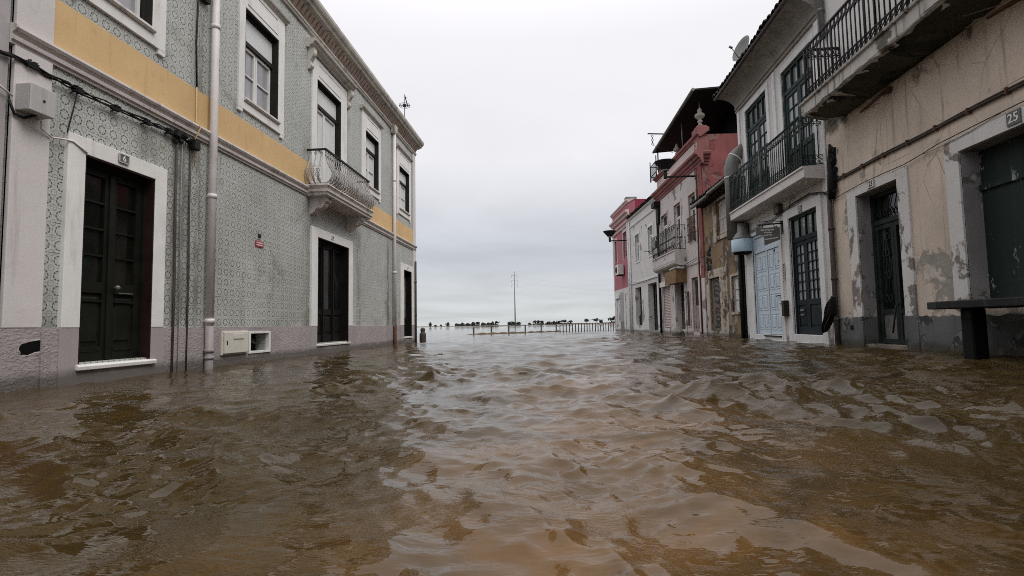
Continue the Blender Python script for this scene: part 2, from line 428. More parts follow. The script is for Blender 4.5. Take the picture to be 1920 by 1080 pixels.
M['r5_wall'] = plaster('flaking_white_render', (.60, .58, .565), (.28, .26, .24), peel=.62, pscale=.9, seed=51.0, var=.08, gamt=.4,
                       grime=(.2, .18, .17), zdamp=(.2, 2.4, .04))
M['r6_pink'] = plaster('rose_render', (.37, .135, .16), (.27, .10, .12), peel=.78, seed=61.0, var=.12, gamt=.3, grime=(.2, .08, .1), wet=False)
M['r6_crimson'] = plaster('crimson_render', (.27, .035, .07), (.2, .03, .05), peel=.78, seed=62.0, var=.14, gamt=.3, grime=(.1, .02, .035), wet=False)
M['r6_trim'] = simple('pale_pink_trim', (.55, .42, .42), .7, 0, .1, 5, .15, .3, (.3, .2, .2), .5)
M['r6_grey'] = simple('grey_panel', (.30, .30, .31), .6, 0, .1, 4, .1)
M['ac'] = simple('white_appliance_paint', (.62, .61, .58), .45, 0, .05, 5, .05, .4, (.4, .37, .33), .4)
M['wood_post'] = simple('wet_grey_timber', (.075, .065, .058), .8, 0, .3, 9, .3)
M['mud'] = simple('wet_mud_and_grass', (.085, .062, .03), .8, 0, .4, 3, .8, .3, (.075, .085, .03), .7)
M['steel'] = simple('galvanised_steel', (.17, .175, .18), .6, .3, .1, 3, 0)
M['leaf'] = simple('dark_foliage', (.042, .046, .038), .8, 0, .4, 2, 0, .2)
M['trunk'] = simple('dark_bark', (.035, .03, .026), .9, 0, .3, 5, 0, .2)
M['shore'] = simple('far_bank_soil', (.16, .13, .11), .95, 0, .15, .05, 0, .1)
M['cloth'] = simple('black_cloth', (.008, .008, .009), .62, 0, .3, 8, .2, .15)
M['boulder'] = plaster('wet_grey_boulder', (.19, .175, .15), (.1, .09, .075), peel=.6, pscale=5, seed=71, var=.3, gamt=.4)


# ------------------------------------------------------------------ mesh builder (n = out of the wall, s = along it, z = up)
class MB:
    def __init__(self, sg=1):
        self.v = []; self.f = []; self.sg = sg; self.smooth = []
    def P(self, n, s, z):
        self.v.append((self.sg*n, s, z)); return len(self.v)-1
    def face(self, idx, sm=False):
        self.f.append(tuple(idx)); self.smooth.append(sm)
    def quad(self, a, b, c, d):
        self.face([self.P(*a), self.P(*b), self.P(*c), self.P(*d)])
    def box(self, n0, n1, s0, s1, z0, z1):
        i = [self.P(n, s, z) for n in (n0, n1) for s in (s0, s1) for z in (z0, z1)]
        for q in ((0, 1, 3, 2), (4, 6, 7, 5), (0, 4, 5, 1), (2, 3, 7, 6), (0, 2, 6, 4), (1, 5, 7, 3)):
            self.face([i[k] for k in q])
        return self
    def loft(self, loops, cap=True, closed=True, sm=False):
        rows = [[self.P(*p) for p in lp] for lp in loops]
        k = len(rows[0])
        for a, b in zip(rows, rows[1:]):
            for j in range(k if closed else k-1):
                self.face((a[j], a[(j+1) % k], b[(j+1) % k], b[j]), sm)
        if cap:
            self.face(list(reversed(rows[0]))); self.face(rows[-1])
        return self
    def prof(self, pr, s0, s1):             # (n,z) outline run along s
        return self.loft([[(n, s0, z) for n, z in pr], [(n, s1, z) for n, z in pr]])
    def plate(self, poly, n0, n1):          # (s,z) outline with thickness
        return self.loft([[(n0, s, z) for s, z in poly], [(n1, s, z) for s, z in poly]])
    def slabz(self, poly, z0, z1):          # (n,s) outline with height
        return self.loft([[(n, s, z0) for n, s in poly], [(n, s, z1) for n, s in poly]])
    def tube(self, pts, r, seg=6, sm=True):
        pts = [Vector(p) for p in pts]
        rr = r if isinstance(r, (list, tuple)) else [r]*len(pts)
        loops = []
        ref = None
        for i, p in enumerate(pts):
            d = (pts[min(i+1, len(pts)-1)]-pts[max(i-1, 0)])
            if d.length < 1e-9: d = Vector((0, 0, 1))
            d.normalize()
            if ref is None:
                ref = Vector((0, 0, 1)) if abs(d.z) < .9 else Vector((1, 0, 0))
            a = d.cross(ref)
            if a.length < 1e-4:
                a = d.cross(Vector((0.3, 1, 0.1)))
            a.normalize(); b = a.cross(d).normalized()
            ref = b
            loops.append([tuple(p + a*math.cos(t)*rr[i] + b*math.sin(t)*rr[i]) for t in [2*math.pi*k/seg for k in range(seg)]])
        return self.loft(loops, True, True, sm)
    def ring(self, c, R, r, seg=10, sub=4, axis='n', squash=1.0):
        loops = []
        for k in range(seg):
            t = 2*math.pi*k/seg
            lp = []
            for j in range(sub):
                u = 2*math.pi*j/sub+.78
                rad = R + r*math.cos(u)
                if axis == 'n':
                    lp.append((c[0]+r*math.sin(u), c[1]+rad*math.cos(t), c[2]+rad*math.sin(t)*squash))
                elif axis == 's':
                    lp.append((c[0]+rad*math.cos(t), c[1]+r*math.sin(u), c[2]+rad*math.sin(t)*squash))
                else:
                    lp.append((c[0]+rad*math.cos(t), c[1]+rad*math.sin(t), c[2]+r*math.sin(u)))
            loops.append(lp)
        loops.append(loops[0])
        return self.loft(loops, False, True, True)
    def lathe(self, c, pr, seg=16, sm=True):    # (radius,z) outline about a vertical axis
        return self.loft([[(c[0]+r*math.cos(2*math.pi*k/seg), c[1]+r*math.sin(2*math.pi*k/seg), z) for k in range(seg)] for r, z in pr], True, True, sm)
    def wall(self, s0, s1, z0, z1, holes=(), n=0.0, depth=.2, back=None, top=True):
        """front face with real openings and their reveals; back=depth of the whole block behind it"""
        S = sorted({s0, s1, *[h[0] for h in holes], *[h[1] for h in holes]})
        Z = sorted({z0, z1, *[h[2] for h in holes], *[h[3] for h in holes]})
        idx = {}
        def g(s, z):
            if (s, z) not in idx: idx[(s, z)] = self.P(n, s, z)
            return idx[(s, z)]
        for a, b in zip(S, S[1:]):
            for c, d in zip(Z, Z[1:]):
                ms, mz = (a+b)/2, (c+d)/2
                if any(h[0] < ms < h[1] and h[2] < mz < h[3] for h in holes): continue
                self.face((g(a, c), g(b, c), g(b, d), g(a, d)))
        for h in holes:
            dp = h[4] if len(h) > 4 else depth
            a, b, c, d = h[:4]
            k = n-dp
            self.quad((n, a, c), (n, a, d), (k, a, d), (k, a, c))
            self.quad((n, b, c), (k, b, c), (k, b, d), (n, b, d))
            self.quad((n, a, d), (n, b, d), (k, b, d), (k, a, d))
            self.quad((n, a, c), (k, a, c), (k, b, c), (n, b, c))
            self.quad((k, a, c), (k, a, d), (k, b, d), (k, b, c))
        if back is not None:
            B = -back
            self.quad((n, s0, z0), (n, s0, z1), (B, s0, z1), (B, s0, z0))
            self.quad((n, s1, z0), (B, s1, z0), (B, s1, z1), (n, s1, z1))
            self.quad((B, s0, z0), (B, s0, z1), (B, s1, z1), (B, s1, z0))
            if top: self.quad((n, s0, z1), (n, s1, z1), (B, s1, z1), (B, s0, z1))
        return self
    def text(self, body, s, z, n, size, flip=False, bold=.0, depth=.004):
        """raised lettering: reads along +s (flip: along -s)"""
        cu = bpy.data.curves.new('lettering', 'FONT'); cu.body = body; cu.size = size
        cu.align_x = 'CENTER'; cu.align_y = 'CENTER'; cu.extrude = depth/2; cu.offset = bold
        o = bpy.data.objects.new('lettering', cu); COL.objects.link(o)
        bpy.context.view_layer.update()
        me = bpy.data.meshes.new_from_object(o.evaluated_get(bpy.context.evaluated_depsgraph_get()))
        base = len(self.v)
        for q in me.vertices:
            self.v.append((self.sg*(n+q.co.z), s+(-q.co.x if flip else q.co.x), z+q.co.y))
        for p in me.polygons:
            self.face([base+i for i in p.vertices])
        bpy.data.objects.remove(o); bpy.data.curves.remove(cu); bpy.data.meshes.remove(me)
        return self
    def build(self, name, m, parent=None, bevel=0.0):
        me = bpy.data.meshes.new(name)
        me.from_pydata(self.v, [], self.f)
        me.polygons.foreach_set('use_smooth', self.smooth)
        me.materials.append(m)
        bm = bmesh.new(); bm.from_mesh(me)
        bmesh.ops.recalc_face_normals(bm, faces=bm.faces[:])
        bm.to_mesh(me); bm.free()
        o = bpy.data.objects.new(name, me)
        COL.objects.link(o)
        if parent is not None: o.parent = parent
        if bevel:
            b = o.modifiers.new('bevel', 'BEVEL'); b.width = bevel; b.segments = 2; b.limit_method = 'ANGLE'
        return o


def tag(o, label=None, cat=None, group=None, kind=None):
    if label: o['label'] = label
    if cat: o['category'] = cat
    if group: o['group'] = group
    if kind: o['kind'] = kind
    return o


def thing(name, loc, rz, label, cat, group=None):
    o = bpy.data.objects.new(name, None)
    COL.objects.link(o)
    o.location = loc; o.rotation_euler = (0, 0, rz)
    o.empty_display_size = .3
    return tag(o, label, cat, group)


# ------------------------------------------------------------------ shared joinery
def surround(sg, so0, so1, si0, si1, z0, zi, zo, n, m, parent, name='door_surround', zs=None, bev=.006):
    """three stones round an opening, butted end to end; zs adds a sill piece down to zs"""
    b = MB(sg)
    lo = z0
    b.box(-.03, n, so0, si0, lo, zo); b.box(-.03, n, si1, so1, lo, zo)
    b.box(-.03, n, si0, si1, zi, zo)
    if zs is not None: b.box(-.03, n, si0, si1, zs[0], zs[1])
    return b.build(name, m, parent, bev)


def leaf(B, G, s0, s1, z0, z1, n, st=.08, mid=None, nx=1, nz=1, panels=1, bar=.022, th=.04, toprail=None):
    """one door or casement leaf into frame mesh B and glass mesh G. mid: lock-rail height (panels below, glass above)"""
    tr = toprail or st
    B.box(n-th, n, s0, s0+st, z0, z1); B.box(n-th, n, s1-st, s1, z0, z1)
    a, c = s0+st, s1-st
    B.box(n-th, n+.003, a, c, z1-tr, z1)
    zb = z0
    if mid is not None:
        br = .16
        B.box(n-th, n+.003, a, c, z0, z0+br)
        B.box(n-th, n+.003, a, c, mid-.06, mid+.06)
        B.box(n-th, n-.02, a, c, z0+br, mid-.06)
        k = panels; wv = (c-a)/k
        for j in range(k):
            p0, p1 = a+j*wv+.03, a+(j+1)*wv-.03
            q0, q1 = z0+br+.04, mid-.10
            B.loft([[(n-.02, p0, q0), (n-.02, p1, q0), (n-.02, p1, q1), (n-.02, p0, q1)],
                    [(n-.004, p0+.02, q0+.02), (n-.004, p1-.02, q0+.02), (n-.004, p1-.02, q1-.02), (n-.004, p0+.02, q1-.02)]])
        zb = mid+.06
    else:
        B.box(n-th, n+.003, a, c, z0, z0+st); zb = z0+st
    zt = z1-tr
    for j in range(1, nx):
        x = a+(c-a)*j/nx; B.box(n-th+.005, n-.004, x-bar/2, x+bar/2, zb, zt)
    for j in range(1, nz):
        y = zb+(zt-zb)*j/nz; B.box(n-th+.005, n-.002, a, c, y-bar/2, y+bar/2)
    G.box(n-th, n-th+.012, a, c, zb, zt)


def number_plate(root_loc, rz, sg, s, z, w_, h_, n, num, label, flip, frame=False, dark=True):
    t = thing('house_number_plate', root_loc, rz, label, 'number plate', 'house number plates over the doors')
    b = MB(sg); b.box(n, n+.015, s-w_/2, s+w_/2, z-h_/2, z+h_/2)
    b.build('plate', M['plate_dark'] if dark else M['r2_stone'], t, .003)
    if frame:
        f = MB(sg)
        f.box(n+.01, n+.02, s-w_/2, s+w_/2, z+h_/2-.008, z+h_/2+.004); f.box(n+.01, n+.02, s-w_/2, s+w_/2, z-h_/2-.004, z-h_/2+.008)
        f.box(n+.01, n+.02, s-w_/2-.006, s-w_/2+.006, z-h_/2+.008, z+h_/2-.008); f.box(n+.01, n+.02, s+w_/2-.006, s+w_/2+.006, z-h_/2+.008, z+h_/2-.008)
        f.build('frame', M['box_grey'], t)
    MB(sg).text(num, s, z-.003, n+.018, h_*.92, flip, .0012).build('numeral', M['plate_text'] if dark else M['dark_text'], t)
    return t


# ------------------------------------------------------------------ LEFT: tiled corner house
LX = -4.8
LO = (LX, 0, 0)
L = thing('tiled_house', LO, 0, 'two-storey corner house clad in grey-green patterned tiles with a mustard band', 'house')
SE = 17.75
holes = [(4.96, 5.91, .2, 2.32, .16), (10.28, 11.88, .21, 2.34, .2), (16.33, 17.22, .2, 2.3, .2),
         (4.86, 5.80, 4.14, 5.57, .16), (7.70, 8.70, 4.12, 5.57, .16), (10.22, 11.42, 3.40, 5.60, .18), (13.0, 13.98, 4.18, 5.56, .16), (15.9, 17.0, 4.2, 5.52, .16),
         (7.95, 8.49, .165, .44, .25)]
MB().wall(4.22, SE, -.8, 6.95, holes, 0, .16, back=9).build('tiled_wall', M['tile'], L)
# plinth: rough render proud of the wall, with smooth blocks beside the doors, and openings left for vent and boxes
for a, c, hl in ((4.18, 4.75, [(4.37, 4.60, .30, .44, .12)]), (6.13, 10.02, [(7.93, 8.51, .145, .46, .24)]), (12.12, 16.0, [])):
    b = MB(); b.wall(a, c, -.8, .55, hl, .03, .2); b.quad((0, a, .55), (.03, a, .55), (.03, c, .55), (0, c, .55))
    if a < 5: b.box(.0305, .045, 4.57, 4.63, -.8, .54)
    b.build('rough_plinth', M['plinth_rough'], L)
for a0, a1, c0, c1 in ((4.75, 6.13, 4.96, 5.91), (10.02, 12.12, 10.28, 11.88), (16.0, 17.47, 16.33, 17.22)):
    zt = .205 if a0 < 6 else .2
    b = MB(); b.slabz([(-.12, a0), (.04, a0), (.04, c0), (-.12, c0)], -.8, .55); b.box(-.12, .04, c1, a1, -.8, .55); b.box(-.12, .0402, c0-.001, c1+.001, -.8, zt-.06)
    b.build('smooth_plinth', M['plinth_smooth'], L, .004)
b = MB(); b.box(-.02, .035, 17.47, SE, -.8, .55); b.build('smooth_plinth', M['plinth_smooth'], L, .006)
# a ragged hole broken through the plinth by the corner
rnd = random.Random(4)
b = MB()
outer, inner = [], []
for k in range(18):
    t = 2*math.pi*k/18
    rs = (.085+.05*max(0, math.cos(t-.5)))*(1+rnd.uniform(-.16, .16)); rz_ = .056*(1+rnd.uniform(-.25, .2))
    inner.append((4.475+rs*math.cos(t), .372+rz_*math.sin(t)+.02*math.cos(t)))
    q = min(1/max(abs(math.cos(t)), 1e-6), 1.0/max(abs(math.sin(t)), 1e-6)); outer.append((4.485+.128*q*math.cos(t), .37+.080*q*math.sin(t)))
b.loft([[(.031, s, z) for s, z in outer], [(.033+rnd.uniform(-.003, .008), s*.35+i[0]*.65, z*.35+i[1]*.65) for (s, z), i in zip(outer, inner)], [(.02, s, z) for s, z in inner], [(-.08, s*.98+.0895, z) for s, z in inner]], False)
b.build('broken_hole_rim', M['plinth_rough'], L)
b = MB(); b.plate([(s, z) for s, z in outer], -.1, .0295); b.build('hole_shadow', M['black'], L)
# corner pilasters
for q in ((-.02, 4.22, 4.575, .553, 3.08), (-.02, 4.22, 4.575, 3.27, 6.45), (-.3, 17.47, SE+.03, .551, 3.08), (-.3, 17.47, SE+.03, 3.27, 6.45)):
    b = MB(); b.box(q[0], .035, *q[1:]); b.build('corner_pilaster', M['pilaster_white'], L, .006)
# mustard band and string course
for q in ((4.575, 10.0), (11.75, 17.47)):
    b = MB(); b.box(-.01, .008, *q, 3.268, 3.76); b.build('mustard_band', M['mustard'], L)
sc = [(-.02, 3.085), (.025, 3.085), (.03, 3.115), (.05, 3.12), (.055, 3.15), (.035, 3.165), (.04, 3.185), (.07, 3.20), (.085, 3.225), (.08, 3.25), (.05, 3.268), (-.02, 3.268)]
for a, c in ((4.18, 9.83), (12.36, SE+.06)):
    b = MB(); b.prof(sc, a, c); b.build('string_course', M['string'], L)
# cornice
b = MB()
b.prof([(-.02, 6.40), (.04, 6.40), (.05, 6.43), (.07, 6.445), (.075, 6.475), (.03, 6.49), (-.02, 6.49)], 4.1, SE+.06)
b.prof([(-.02, 6.70), (.11, 6.70), (.13, 6.73), (.20, 6.745), (.215, 6.79), (.26, 6.82), (.285, 6.87), (.29, 6.93), (.26, 6.95), (-.4, 6.98)], 4.0, SE+.27)
b.prof([(.20, 6.955), (.235, 6.952), (.235, 6.985), (.20, 6.99)], 4.0, SE+.2)
b.box(-.35, .1, SE-.25, SE+.08, 6.985, 7.10)
b.build('cornice', M['cornice'], L)
b = MB()
b.prof([(-.02, 6.49), (.02, 6.49), (.035, 6.56), (.07, 6.64), (.10, 6.70), (-.02, 6.70)], 4.1, SE+.1)
k = 4.2
while k < SE:
    b.loft([[(.02, k, 6.50), (.02, k+.085, 6.50), (.012, k+.085, 6.50), (.012, k, 6.50)],
            [(.075, k-.008, 6.58), (.075, k+.093, 6.58), (.02, k+.093, 6.56), (.02, k-.008, 6.56)],
            [(.125, k, 6.66), (.125, k+.085, 6.66), (.07, k+.085, 6.64), (.07, k, 6.64)],
            [(.13, k, 6.70), (.13, k+.085, 6.70), (.08, k+.085, 6.70), (.08, k, 6.70)]])
    k += .15
b.build('cornice_brackets', M['cornice_brown'], L)
b = MB(); b.loft([[(.1, 4.0, 6.985), (.1, SE+.1, 6.985), (-4.5, SE+.1, 8.0), (-4.5, 4.0, 8.0)], [(.1, 4.0, 6.96), (.1, SE+.1, 6.96), (-4.5, SE+.1, 7.9), (-4.5, 4.0, 7.9)]])
b.box(-9, -4.5, 4.0, SE+.1, 7.0, 7.95)
b.build('roof', M['roof_tile'], L)


def left_window(s0, s1, z0, z1, so0, so1, hood, label, transom, grey=True, zt=6.0, door=False, ears=True):
    st = MB(); n = .035
    zb = z0-.06
    lo = zb-.19 if not door else 3.30
    st.box(-.03, n, so0, s0, lo if door else zb-.14, zt); st.box(-.03, n, s1, so1, lo if door else zb-.14, zt)
    st.box(-.03, n, s0, s1, z1, zt)
    if not door:
        st.box(-.03, n, s0, s1, zb-.14, zb)
        if ears:
            st.box(-.03, n-.001, so0, so0+.11, zb-.20, zb-.141); st.box(-.03, n-.001, so1-.11, so1, zb-.20, zb-.141)
    # sunk panel outline above the opening
    a, c = s0+.05, s1-.05
    for q in ((a, c, zt-.09, zt-.078), (a, c, z1+.075, z1+.087)): st.box(n-.004, n+.010, *q)
    st.box(n-.004, n+.010, a, a+.012, z1+.087, zt-.09); st.box(n-.004, n+.010, c-.012, c, z1+.087, zt-.09)
    sr = st.build('window_surround', M['white_stone'], L, .005)
    h = MB()
    if hood == 2:
        h.prof([(-.02, 6.05), (.06, 6.05), (.07, 6.09), (.14, 6.11), (.15, 6.15), (.2, 6.165), (.21, 6.20), (.19, 6.22), (-.02, 6.235)], so0-.22, so1+.2)
        for cs in (so0-.16, so1+.02):
            h.loft([[(-.02, cs, 5.62), (-.02, cs+.12, 5.62), (.05, cs+.12, 5.64), (.05, cs, 5.64)],
                    [(-.02, cs, 5.72), (-.02, cs+.12, 5.72), (.085, cs+.12, 5.70), (.085, cs, 5.70)],
                    [(-.02, cs, 5.82), (-.02, cs+.12, 5.82), (.05, cs+.12, 5.80), (.05, cs, 5.80)],
                    [(-.02, cs, 5.95), (-.02, cs+.12, 5.95), (.13, cs+.12, 5.93), (.13, cs, 5.93)],
                    [(-.02, cs, 6.05), (-.02, cs+.12, 6.05), (.14, cs+.12, 6.05), (.14, cs, 6.05)]])
            h.ring((.10, cs+.06, 5.95), .045, .03, 10, 5, 's'); h.ring((.06, cs+.06, 5.70), .03, .022, 10, 5, 's')
    else:
        h.prof([(-.02, zt), (.05, zt), (.06, zt+.03), (.10, zt+.045), (.11, zt+.08), (.09, zt+.095), (-.02, zt+.10)], so0-.07, so1+.07)
    h.build('hood', M['cornice'], sr)
    if not door:
        si = MB(); si.prof([(-.16, zb), (.06, zb), (.075, zb+.02), (.07, zb+.052), (-.16, zb+.058)], s0-.02, s1+.02); si.build('sill', M['string'], sr)
    ln = MB(); ln.box(-.155, .03, s0+.0005, s0+.014, z0, z1); ln.box(-.155, .03, s1-.014, s1-.0005, z0, z1); ln.box(-.155, .028, s0+.014, s1-.014, z1-.014, z1-.001)
    ln.build('reveal_lining', M['dark_frame'], sr)
    f = MB(); nn = -.085
    f.box(-.15, -.05, s0, s0+.035, z0, z1); f.box(-.15, -.05, s1-.035, s1, z0, z1); f.box(-.15, -.052, s0+.035, s1-.035, z1-.06, z1)
    f.box(-.15, -.052, s0+.035, s1-.035, transom-.035, transom+.035)
    fr = f.build('window', M['dark_frame'], L)
    sh = MB(); sh.box(-.14, -.075, s0+.035, s1-.035, transom+.04, z1-.075); sh.build('blind_box', M['shutter'], fr)
    fs, gl = MB(), MB()
    mid = (s0+s1)/2-.02
    leaf(fs, gl, s0+.04, mid, z0+.01, transom-.04, -.085, .045, None, 1, 2)
    leaf(fs, gl, mid+.012, s1-.055, z0+.01, transom-.04, -.088, .045, None, 1, 2)
    fs.build('casement', M['sash'], fr); gl.build('pane', M['glass_grey'] if grey else M['shutter'], fr)
    return fr


left_window(4.86, 5.80, 4.14, 5.57, 4.70, 6.02, 1, '', 5.08)
left_window(7.70, 8.70, 4.12, 5.57, 7.55, 8.90, 1, '', 5.08)
left_window(10.22, 11.42, 3.40, 5.60, 10.0, 11.75, 2, '', 5.13, False, 6.0, True)
left_window(13.0, 13.98, 4.18, 5.56, 12.74, 14.15, 1, '', 5.16, False)
left_window(15.9, 17.0, 4.2, 5.52, 15.66, 17.20, 1, '', 5.10, False)

# street doors
surround(1, 4.76, 6.10, 4.96, 5.91, .551, 2.32, 2.49, .045, M['white_stone'], L)
surround(1, 10.02, 12.12, 10.28, 11.88, .551, 2.34, 2.525, .045, M['white_stone'], L)
surround(1, 16.02, 17.46, 16.33, 17.22, .551, 2.3, 2.49, .045, M['white_stone'], L)
b = MB(); b.prof([(-.15, .15), (.075, .125), (.08, .165), (.06, .178), (-.15, .188)], 4.93, 5.97); b.build('doorstep', M['white_stone'], L, .006)
b = MB(); b.prof([(-.19, .15), (.065, .145), (.07, .185), (-.19, .2)], 10.24, 11.95); b.build('doorstep', M['white_stone'], L, .006)
b = MB(); b.prof([(-.19, .15), (.065, .145), (.07, .185), (-.19, .195)], 16.28, 17.26); b.build('doorstep', M['white_stone'], L, .006)
fb, gb = MB(), MB()
fb.box(-.15, -.07, 4.96, 5.0, .19, 2.32); fb.box(-.15, -.07, 5.87, 5.91, .19, 2.32); fb.box(-.15, -.073, 5.0, 5.87, 2.26, 2.32)
leaf(fb, gb, 5.0, 5.432, .195, 2.255, -.095, .075, .98, 1, 4)
leaf(fb, gb, 5.438, 5.87, .195, 2.255, -.098, .075, .98, 1, 4)
fb.box(-.1, -.078, 5.405, 5.46, .21, 2.24)
for a, c in ((5.1, 5.335), (5.535, 5.77)):
    fb.box(-.1, -.082, a-.02, c+.02, .825, .845); fb.box(-.1, -.086, a-.01, c+.01, .30, .32)
d1 = fb.build('street_door', M['door_green'], L)
gb.build('pane', M['glass_warm'], d1)
b = MB(); b.tube([(-.08, 5.5, .99), (-.045, 5.5, .99)], .012); b.lathe((-.04, 5.5), [(.004, .962), (.02, .97), (.03, .99), (.02, 1.01), (.004, 1.018)], 10)
b.box(-.082, -.076, 5.56, 5.76, .93, .94); b.build('handle', M['zinc'], d1)
fb, gb = MB(), MB()
fb.box(-.19, -.09, 10.28, 10.33, .2, 2.34); fb.box(-.19, -.09, 11.83, 11.88, .2, 2.34); fb.box(-.19, -.093, 10.33, 11.83, 2.27, 2.34)
for j in range(3):
    a = 10.33+.5*j
    leaf(fb, gb, a+.003, a+.497, .21, 2.265, -.11-.002*j, .07, .85, 1, 1)
for j in (1, 2): fb.box(-.11, -.085, 10.33+.5*j-.025, 10.33+.5*j+.025, .22, 2.25)
d2 = fb.build('street_door', M['door_brown'], L); gb.build('pane', M['glass'], d2)
fb, gb = MB(), MB()
fb.box(-.19, -.09, 16.33, 16.38, .2, 2.3); fb.box(-.19, -.09, 17.17, 17.22, .2, 2.3); fb.box(-.19, -.093, 16.38, 17.17, 2.23, 2.3)
leaf(fb, gb, 16.38, 16.77, .21, 2.225, -.11, .07, .75, 1, 1); leaf(fb, gb, 16.78, 17.17, .21, 2.225, -.112, .07, .75, 1, 1)
d3 = fb.build('street_door', M['door_brown'], L); gb.build('pane', M['glass_pale'], d3)

# balcony with pot-bellied railing
b = MB()
bp = [(9.83, .40), (12.36, .40)]
def bal_ring(o, z):
    return [(-.02, 9.83-o, z), (.42+o, 9.83-o, z), (.42+o, 12.30+o, z), (-.02, 12.30+o, z)]
b.loft([bal_ring(-.02, 3.075), bal_ring(.0, 3.09), bal_ring(.005, 3.13), bal_ring(.03, 3.15), bal_ring(.035, 3.19), bal_ring(.0, 3.205), bal_ring(.02, 3.24), bal_ring(.05, 3.265), bal_ring(.045, 3.29), bal_ring(.0, 3.305)])
bal = b.build('balcony', M['string'], L)
for cs in (9.98, 11.86):
    b = MB()
    out = [(-.02, 2.74), (.05, 2.76), (.10, 2.80), (.13, 2.85), (.20, 2.87), (.28, 2.92), (.31, 2.98), (.35, 3.0), (.36, 3.076), (-.02, 3.076)]
    b.loft([[(n, cs, z) for n, z in out], [(n, cs+.22, z) for n, z in out]])
    for zz, rr in ((2.9, .05), (2.99, .06)): b.ring((.23, cs-.006, zz), rr*.6, .016, 10, 4, 's')
    b.build('corbel', M['string'], bal, .008)
b = MB()
def belly(base, out, z0=3.32, z1=3.98):
    """profile of one pot-bellied bar: base point, outward unit vector"""
    pr = [(0, 0), (.075, .04), (.135, .12), (.145, .21), (.105, .30), (.045, .40), (.015, .5), (.0, .62), (0, .66)]
    return [(base[0]+out[0]*o, base[1]+out[1]*o, z0+h*(z1-z0)/.66) for o, h in pr]
posts = []
k = 9.90
while k < 12.27:
    posts.append(((.36, k), (1, 0))); k += .118
for q in (.06, .17, .28): posts.append(((q, 9.87), (0, -1))); posts.append(((q, 12.26), (0, 1)))
for base, o in posts:
    pts = belly(base, o)
    b.tube(pts, [.013, .021, .022, .020, .016, .012, .011, .011, .013], 6)
    ax = 'n' if o[0] else 's'
    for zz, off, R in ((3.375, .09, .036), (3.46, .15, .046), (3.55, .135, .038), (3.66, .06, .024), (3.93, .0, .026)):
        b.ring((base[0]+o[0]*off, base[1]+o[1]*off+(.045 if o[0] else 0), zz), R, .006, 8, 4, ax)
hr = MB(); hr.slabz([(0, 9.85), (.39, 9.85), (.39, 12.29), (0, 12.29), (0, 12.25), (.35, 12.25), (.35, 9.89), (0, 9.89)], 3.98, 4.012); hr.build('handrail', M['iron'], bal)
b.box(.35, .375, 9.86, 12.28, 3.325, 3.34)
b.box(.0, .35, 9.865, 9.885, 3.326, 3.338); b.box(0, .35, 12.25, 12.275, 3.326, 3.338)
b.build('railing', M['iron_grey'], bal)

# drain pipes
def downpipe(parent, sg, s, n, r, z0, z1, m, name='drainpipe', collars=(), off=.0):
    b = MB(sg); b.tube([(n, s, z0), (n, s+off*.5, (z0+z1)/2), (n, s+off, z1)], r, 12)
    for z in collars: b.tube([(n, s+off*(z-z0)/(z1-z0), z-.03), (n, s+off*(z-z0)/(z1-z0), z+.03)], r*1.16, 12); b.box(-.01, n, s+off*(z-z0)/(z1-z0)-.012, s+off*(z-z0)/(z1-z0)+.012, z-.01, z+.01)
    return b.build(name, m, parent)
p = downpipe(L, 1, 6.90, .085, .052, .56, 6.98, M['pipe_pale'], collars=(.63, 2.35, 4.78))
q = MB(); q.tube([(.085, 6.90, -.6), (.085, 6.90, .56)], .054, 12); q.tube([(.085, 6.9, .20), (.085, 6.9, .25)], .064, 12); q.tube([(.085, 6.9, .11), (.085, 6.9, .15)], .063, 12); q.build('pipe_foot', M['pipe_grey'], p)
p = downpipe(L, 1, 15.25, .075, .05, .52, 6.28, M['pipe_pale'], collars=(2.1, 4.85))
q = MB(); q.loft([[(.02, 15.14, 6.26), (.13, 15.14, 6.26), (.13, 15.36, 6.26), (.02, 15.36, 6.26)], [(.02, 15.12, 6.32), (.15, 15.12, 6.32), (.15, 15.38, 6.32), (.02, 15.38, 6.32)], [(.02, 15.12, 6.50), (.15, 15.12, 6.50), (.15, 15.38, 6.50), (.02, 15.38, 6.50)]]); q.build('hopper', M['cornice'], p)
q = MB(); q.tube([(.08, 15.26, -.6), (.08, 15.26, .56)], .055, 10); q.build('pipe_foot', M['rust'], p)
downpipe(L, 1, 17.56, .085, .032, -.6, 2.70, M['pipe_dark'], collars=(2.0, .9))
for s_, n_, r_, m_ in ((6.26, .035, .016, 'pipe_dark'), (6.36, .030, .007, 'cable_grey'), (6.52, .03, .013, 'pipe_dark')):
    b = MB(); b.tube([(n_, s_, -.5), (n_+.004, s_+.01, 1.2), (n_, s_-.005, 2.1), (n_, s_+.005, 2.93)], r_, 6); b.build('conduit', M[m_], L)
# vent with white frame in the plinth
b = MB()
b.box(-.02, .05, 7.91, 7.955, .13, .475); b.box(-.02, .05, 8.485, 8.53, .13, .475); b.box(-.02, .048, 7.955, 8.485, .44, .475); b.box(-.02, .048, 7.955, 8.485, .13, .165)
vf = b.build('vent_frame', M['white_stone'], L, .004)
b = MB(); b.box(-.2, -.19, 7.95, 8.49, .16, .445); b.build('vent_back', M['black'], vf)
b = MB(); b.tube([(-.12, 8.0, .27), (-.1, 8.15, .31), (-.12, 8.3, .33)], .03, 8); b.tube([(-.12, 8.14, .34), (-.1, 8.3, .29), (-.13, 8.44, .27)], .022, 8); b.build('vent_pipe', M['pipe_dark'], vf)

